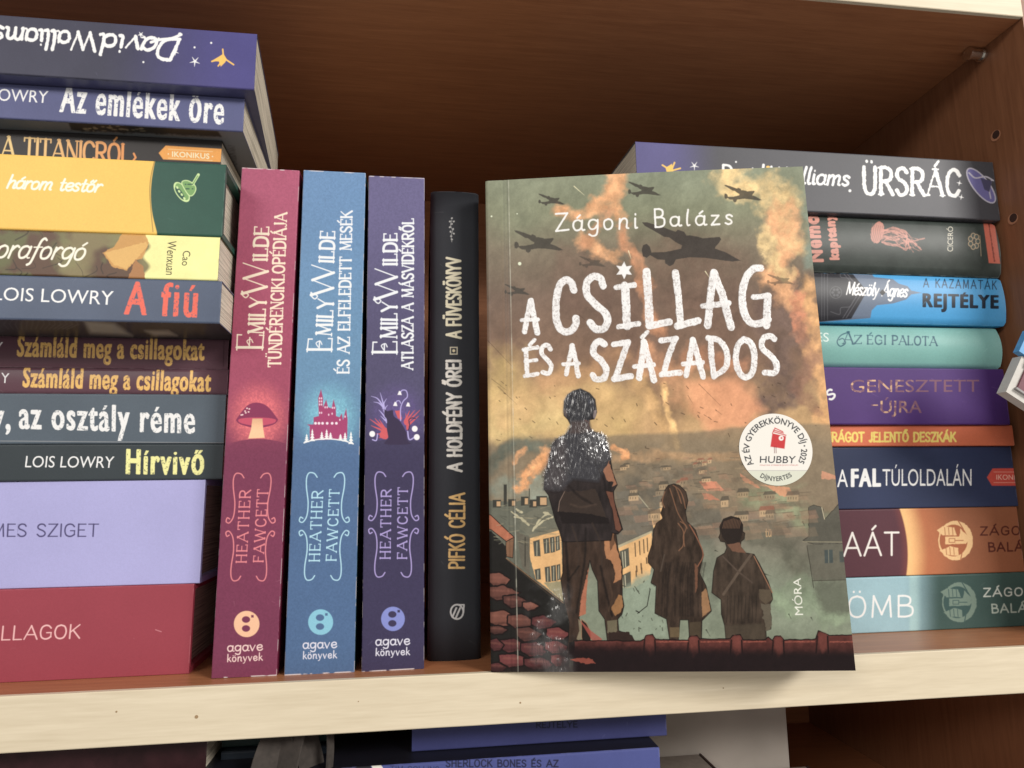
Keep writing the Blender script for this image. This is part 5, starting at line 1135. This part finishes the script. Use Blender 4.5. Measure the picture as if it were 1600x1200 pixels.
    s.c = s.c * (1 + .30 * (fbm(X + .6 * Y, Y * .7 - X * .4, 9, 17, 4)[..., None] - .5)) * (1 + .22 * (fbm(X, Y, 34, 27, 4)[..., None] - .5))
cbook = thing('paperback_book', 'paperback standing face out, its cover showing three children on a roof under bombers', 'book', CO + ex * 60 + inn * 7, None)
cloc = CO + ex * 60 + inn * 7
sh = Sheet('cover', cover_surf, (120, 110, 90), 1.9, 1.0); p_cover(sh)
mc = printed(sh, .40, gloss=True, emb=1.0)
NX, NY = 150, 14
V = []; UV = []
us = np.concatenate([np.linspace(0, .1, 60), np.linspace(.1, 1, NX - 59)[1:]])
for v in np.linspace(0, 1, NY):
    pts = cover_surf(us, us * 0 + v); V += list(pts); UV += [(float(u), float(v)) for u in us]
nx = len(us); Fc = [(j * nx + i, j * nx + i + 1, (j + 1) * nx + i + 1, (j + 1) * nx + i) for j in range(NY - 1) for i in range(nx - 1)]; mi = [0] * len(Fc)
n0 = len(V); V += [p + inn * .4 for p in V[:n0]]; UV += UV[:n0]
Fc += [tuple(reversed([n0 + k for k in f])) for f in Fc[:len(mi)]]; mi += [1] * len(mi); nsm = len(mi)
rim = [i for i in range(nx)] + [j * nx + nx - 1 for j in range(1, NY)] + [(NY - 1) * nx + i for i in range(nx - 2, -1, -1)] + [j * nx for j in range(NY - 2, 0, -1)]
m1 = len(V); V += [V[k] for k in rim] + [V[n0 + k] for k in rim]; UV += [UV[k] for k in rim] * 2; nr = len(rim)
for k in range(nr): Fc.append((m1 + k, m1 + nr + k, m1 + nr + (k + 1) % nr, m1 + (k + 1) % nr)); mi.append(1)
mesh_obj('front_cover', V, Fc, [mc, plain('cover_edge', (190, 180, 160), .6)], cbook, cloc, UV, mi, smooth=True)
def fbox(name, x0, x1, y0, y1, z0, z1, m, parent, loc):
    V = [CO + ex * x + inn * y + up * z for x in (x0, x1) for y in (y0, y1) for z in (z0, z1)]
    return mesh_obj(name, V, BF, [m], parent, loc)
fbox('spine', 0.0, .4, .95, TCV, 0.02, HCV - .02, plain('spine_print', (96, 98, 84), .45), cbook, cloc)
fbox('back_cover', 0.4, WCV, TCV - .4, TCV, 0.02, HCV - .02, plain('back_print', (104, 96, 80), .45), cbook, cloc)
fbox('page_block', 0.45, WCV - .5, 1.1, TCV - .42, .3, HCV - .3, M['pages_y'], cbook, cloc)

# award sticker
SC = (1211.4, 702.2)
r0 = ray(*SC); nn = np.cross(up, ex); tt = ((CO - C0) @ nn) / (r0 @ nn); PC = C0 + r0 * tt
su, sv = (PC - CO) @ ex, (PC - CO) @ up; RS = 14.6
_p = project(PC + ex * 10); RSX = 56.6 / (abs(_p[0] - SC[0]) / 10); _p = project(PC + up * 10); RSY = 56.5 / (abs(_p[1] - SC[1]) / 10); RS = (RSX + RSY) / 2
def stick_surf(u, v):
    u = np.asarray(u, float); v = np.asarray(v, float)
    U = (su + (u - .5) * 2 * RS) / WCV; Vv = (sv + (v - .5) * 2 * RS) / HCV
    return cover_surf(U, Vv) - inn * .16
def p_stick(s):
    s.all(lambda X, Y, c: lin((236, 232, 224)) + 0 * c)
    cx, cy = SC; k = (52, 54, 60); rr = 44.5
    s.poly([(cx - 60, cy + 33.5), (cx + 60, cy + 33.5), (cx + 60, cy + 70), (cx - 60, cy + 70)], (216, 218, 200), soft=.5)
    s.stroke([(cx - 48, cy + 33), (cx + 50, cy + 33)], .8, (170, 168, 160))
    s.type('AZ ÉV GYEREKKÖNYVE DÍJ', arcmap(cx, cy, rr - 4, rr - 4, 214, 13, 9.4), k, .012); s.type('2025', arcmap(cx, cy, rr - 4, rr - 4, 0.5, -28, 9.4), k, .012); s.ell(cx + 45.5, cy - 5.5, 1.3, 1.3, k)
    s.type('DÍJNYERTES', arcmap(cx, cy, 49.5, 49.5, 241, 302, 7.2, True), k, .008)
    rd = (206, 52, 56)
    s.poly(z3([(770, 448), (868, 470), (858, 560), (756, 545)]), rd); s.ell(*z3([(834, 483)])[0], 3.9, 3.9, (240, 236, 230)); s.ell(*z3([(836, 482)])[0], 1.4, 1.4, rd)
    for p in ([(776, 436), (868, 462)], [(778, 424), (850, 446)], [(788, 410), (845, 436)]): s.stroke(z3(p), 1.5, rd)
    s.stroke(z3([(770, 448), (790, 412)]), 1.2, rd)
    for x in (784, 796): s.stroke(z3([(x, 545), (x + 2, 590)]), .9, (120, 40, 46))
    s.type('HUBBY', (z3([(680, 660)])[0], z3([(932, 664)])[0], z3([(940, 612)])[0], z3([(682, 612)])[0]), k, .004)
    s.type('MAGYAR GYEREKKÖNYV FÓRUM', (z3([(680, 683)])[0], z3([(955, 683)])[0], z3([(955, 673)])[0], z3([(680, 673)])[0]), (196, 90, 90))
ss = Sheet('sticker', stick_surf, (236, 232, 224), 2.6); p_stick(ss)
V = [stick_surf(.5, .5)]; UV = [(.5, .5)]; n = 64
for rr_ in (.35, .7, 1.0):
    for k in range(n):
        a = 2 * math.pi * k / n; u, v = .5 + .5 * rr_ * math.cos(a), .5 + .5 * rr_ * math.sin(a); V.append(stick_surf(u, v)); UV.append((u, v))
Fc = [(0, 1 + k, 1 + (k + 1) % n) for k in range(n)] + [(1 + r * n + k, 1 + (r + 1) * n + k, 1 + (r + 1) * n + (k + 1) % n, 1 + r * n + (k + 1) % n) for r in (0, 1) for k in range(n)]
m0 = len(V); V += [V[1 + 2 * n + k] + inn * .14 for k in range(n)]; UV += [UV[1 + 2 * n + k] for k in range(n)]
Fc += [(1 + 2 * n + k, m0 + k, m0 + (k + 1) % n, 1 + 2 * n + (k + 1) % n) for k in range(n)]
st_ = mesh_obj('award_sticker', V, Fc, [printed(ss, .38)], cbook, cloc, UV, smooth=False)
st_['label'] = 'round white award sticker with a small red book emblem and black ring lettering'

# ------------------------------------------------------------------ things on the lower shelf
ZL = -112.0
def p_low2(s):
    s.all(lambda X, Y, c: lin((74, 82, 142)) * (1 + .2 * (fbm(X, Y, 60, 61)[..., None] - .5)))
    a = lambda X, Y: lin((34, 36, 62)) + 0 * X[..., None]
    s.poly([(400, 1150), (566, 1170), (600, 1240), (400, 1240)], (40, 40, 46)); s.poly([(556, 1172), (571, 1173), (590, 1186), (616, 1230), (596, 1230), (580, 1196)], (208, 206, 196), rough=.8)
    s.ell(550, 1194, 9, 5, (106, 108, 170), 10)
    s.text('SHERLOCK BONES ÉS AZ', ((697, 1198), (872, 1198), (872, 1188), (697, 1187)), 2.1, (36, 38, 66), track=.18); s.text('TIM COLLINS', ((610, 1207), (686, 1207), (686, 1198), (610, 1197)), 1.5, (52, 56, 100), track=.16)
def p_low1(s):
    s.all(lambda X, Y, c: lin((62, 66, 116)) * (1 + .2 * (fbm(X, Y, 60, 62)[..., None] - .5)))
    s.text('REJTÉLYE', ((838, 1137), (902, 1136), (902, 1127), (838, 1128)), 1.7, (30, 32, 58), track=.16)
zb = ZL
g_low = 'books lying on the lower shelf'
b2 = at(1, 1030, 1168, 6.0)
for k, (T, c, lab) in enumerate(((24, (60, 66, 90), 'slate book at the bottom of the lower shelf stack'), (24, (120, 60, 60), 'brick red book lying in the lower shelf stack'))):
    book(Frame((b2[0] - 200 - 3 * k, 8, zb), (1, 0, 0), (0, 0, 1), (0, 1, 0)), 196, T, 130, lab, None, c, group=g_low, dens=.5); zb += T
book(Frame((b2[0] - 196, 6, zb), (1, 0, 0), (0, 0, 1), (0, 1, 0)), 196, b2[2] - zb, 133, 'blue paperback with dark capitals and a white diagonal, lying under the shelf edge', p_low2, (84, 92, 158), group=g_low, board=plain('cover_board', (14, 15, 26), .5))
zb = b2[2]; b1 = at(2, 1042, 1150, zb + .05)
book(Frame((b1[0] - 104, b1[1], zb + .05), (1, 0, 0), (0, 0, 1), (0, 1, 0)), 104, 9.6, 128, 'thin violet-blue book on top of the lower shelf stack', p_low1, (70, 74, 130), group=g_low)
# pale grey box at the right of the lower bay, in front of the back panel
YB = 62.0; PB = at(1, 1228, 1108, YB); PL_ = at(1, 1000, 1120, YB)
gl_ = ((PB[0] + PL_[0]) / 2, 150, ZL)
gb = thing('storage_box', 'tall grey cardboard box standing behind the blue books on the lower shelf', 'box', gl_)
gm = plain('grey_card', (150, 142, 134), .8, .07, 60)
b1x = b1[0] + 1.5
box('box_body', (b1x, YB, ZL), (PB[0], 235, -26), gm, gb, gl_, .5)
box('box_lid', (b1x - .8, YB - .8, -25.9), (PB[0] + .8, 236, -19.5), plain('grey_card_lid', (154, 146, 138), .8, .07, 60), gb, gl_, .5)
for k, (pxr, py, pxl) in enumerate(((1095, 1178, None), (1262, 1197, 1168))):
    pr = at(1, pxr, py, YB - 1.5); x1 = pr[0]; x0 = (b2[0] + 2) if pxl is None else at(1, pxl, py, YB - 1.5)[0] + 1; zt = pr[2]
    lc = ((x0 + x1) / 2, 40, ZL)
    t = thing('card_box', ['low grey box with a dark lid trim, right beside the lower blue book', 'lowest grey box with a dark corner, at the foot of the tall cardboard box'][k], 'box', lc)
    box('box_body', (x0, 12, ZL), (x1 - 1.2, YB - 1.6, zt - 1.6), gm, t, lc, .8); box('box_lid', (x0, 11.5, zt - 1.5), (x1 - 1.2, YB - 1.5, zt), plain('card_lid', (118, 110, 102), .6), t, lc, .4)
    box('lid_trim', (x1 - 1.1, 11.5, zt - 3), (x1, YB - 1.5, zt + .4), plain('dark_trim', (48, 30, 28), .5), t, lc, .3)
# dark books and a grey fabric strap at the left of the lower bay
def p_dkr(s):
    s.all(lambda X, Y, c: lin((52, 26, 30)) * (.6 + .8 * fbm(X, Y, 20, 64)[..., None]))
def p_dkg(s):
    s.all(lambda X, Y, c: lin((40, 58, 56)) * (.8 + .4 * fbm(X, Y, 20, 65)[..., None]))
def p_dkb(s):
    s.all(lambda X, Y, c: lin((34, 42, 52)) * (.8 + .4 * fbm(X, Y, 20, 66)[..., None]))
    for k in range(5): s.stroke([(355.5 + k * 3.6, 1189 + abs(k - 2)), (354 + k * 4, 1206)], 2.0, (206, 198, 90))
c1 = at(1, 330, 1200, 14)
book(Frame((c1[0] - 150, 14, ZL), (1, 0, 0), (0, 0, 1), (0, 1, 0)), 148, -20.5 - ZL - 1.2, 130, 'very dark red mottled book at the left end below the shelf', p_dkr, (52, 26, 30), group=g_low)
zt = at(1, 360, 1170, 22)[2]; x0 = at(1, 345, 1190, 22)[0]
book(Frame((x0, 22, ZL), (1, 0, 0), (0, 0, 1), (0, 1, 0)), 40, zt - ZL - 1, 120, 'dark navy book with a yellow striped mark under the shelf edge', p_dkb, (34, 42, 52), group=g_low)
book(Frame((x0 - 1, 26, zt - .9), (1, 0, 0), (0, 0, 1), (0, 1, 0)), 42, 6.5, 118, 'thin dark green book lying on the navy book with the yellow mark', p_dkg, (40, 58, 56), group=g_low)
# strap: a folded fabric ribbon hanging in loops
sm_ = plain('grey_fabric', (60, 54, 50), .9, .2, 500, .4)
stp = thing('fabric_strap', 'grey folded fabric strap hanging in loops left of the blue books', 'strap', (-52, 0, ZL))
def ribbon(name, path, wd, dirv, th=.8):
    P = cr([(x, y, z_) for x, y, z_ in path], 8); V = []; d = np.array(dirv, float)
    for i, p in enumerate(P):
        tg = P[min(i + 1, len(P) - 1)] - P[max(i - 1, 0)]; nrm = np.cross(tg, d); nrm = nrm / (np.linalg.norm(nrm) + 1e-9) * th / 2
        for a, b in ((-1, -1), (1, -1), (1, 1), (-1, 1)): V.append(p + d * wd / 2 * a + nrm * b)
    Fc = [(4 * i + j, 4 * i + 4 + j, 4 * i + 4 + (j + 1) % 4, 4 * i + (j + 1) % 4) for i in range(len(P) - 1) for j in range(4)] + [(0, 1, 2, 3), (4 * len(P) - 4, 4 * len(P) - 1, 4 * len(P) - 2, 4 * len(P) - 3)]
    return mesh_obj(name, V, Fc, [sm_], stp, (-52, 0, ZL), smooth=False)
xa, xb, xc, xd = (at(1, x, 1180, 8)[0] for x in (420, 455, 488, 512))
ribbon('strap_fold', [(xa + 3, 14, -19.5), (xa, 8, -32), (xa - 2, 7, -60), (xa + 1, 8, ZL)], 13, (.9, .43, 0)); ribbon('strap_fold', [(xb, 12, -19.5), (xb - 2, 7, -32), (xb - 5, 5, -60), (xb - 4, 8, ZL)], 12, (.8, -.6, 0))
ribbon('strap_fold', [(xc - 5, 14, -19.5), (xc + 0, 9, -36), (xc - 2, 7, -60), (xc, 8, ZL)], 11, (.7, .7, 0)); ribbon('strap_fold', [(xd, 12, -19.5), (xd + 1, 7, -30), (xd - 1, 6, -60), (xd - 2, 8, ZL)], 3.4, (.5, .87, 0))

# ------------------------------------------------------------------ display box clipped to the right side panel
def fr_(px, py, Y): return at(1, px, py, Y)
A_, B_ = fr_(1597, 556, -8), fr_(1572, 612, -8)
vd = (B_ - A_) / np.linalg.norm(B_ - A_); hd = np.array([-vd[2], 0, vd[0]]); hd = hd if hd[0] > 0 else -hd
ln_ = np.linalg.norm(B_ - A_)
db = thing('display_box', 'tilted white box corner with blue, yellow and maroon panels, overlapping the purple book', 'box', A_ + hd * 20)
dl = A_ + hd * 20
def dbox(name, u0, u1, v0, v1, y0, y1, m, parent=None):
    V = [A_ + hd * u + vd * v + np.array([0, y, 0]) for u in (u0, u1) for y in (y0, y1) for v in (v0, v1)]
    return mesh_obj(name, V, BF, [m], parent or db, dl)
wm = plain('white_card', (200, 196, 190), .6, .05)
dbox('box_body', 0, 60, 0, ln_, 0, 5.0, wm)
dbox('panel_clip', 30, 50, 4, 10, 4.9, 8.4, wm); dbox('blue_panel', -3.0, 58, -12, -.3, -1.2, 2, plain('blue_print', (96, 160, 212), .4)); dbox('yellow_panel', 2.6, 57, -6.5, 2.2, -2.0, -1.25, plain('yellow_print', (236, 200, 96), .4, .3, 200))
dbox('maroon_panel', 3.4, 57, 4, ln_ - 4, -1.0, -.05, plain('maroon_print', (112, 62, 74), .4)); dbox('panel_frame', 2.6, 57, 3.0, 3.9, -1.4, -.05, plain('grey_print', (140, 136, 140), .4)); dbox('panel_frame', 2.6, 57, ln_ - 3.9, ln_ - 3.0, -1.4, -.05, plain('grey_print', (150, 146, 146), .4))
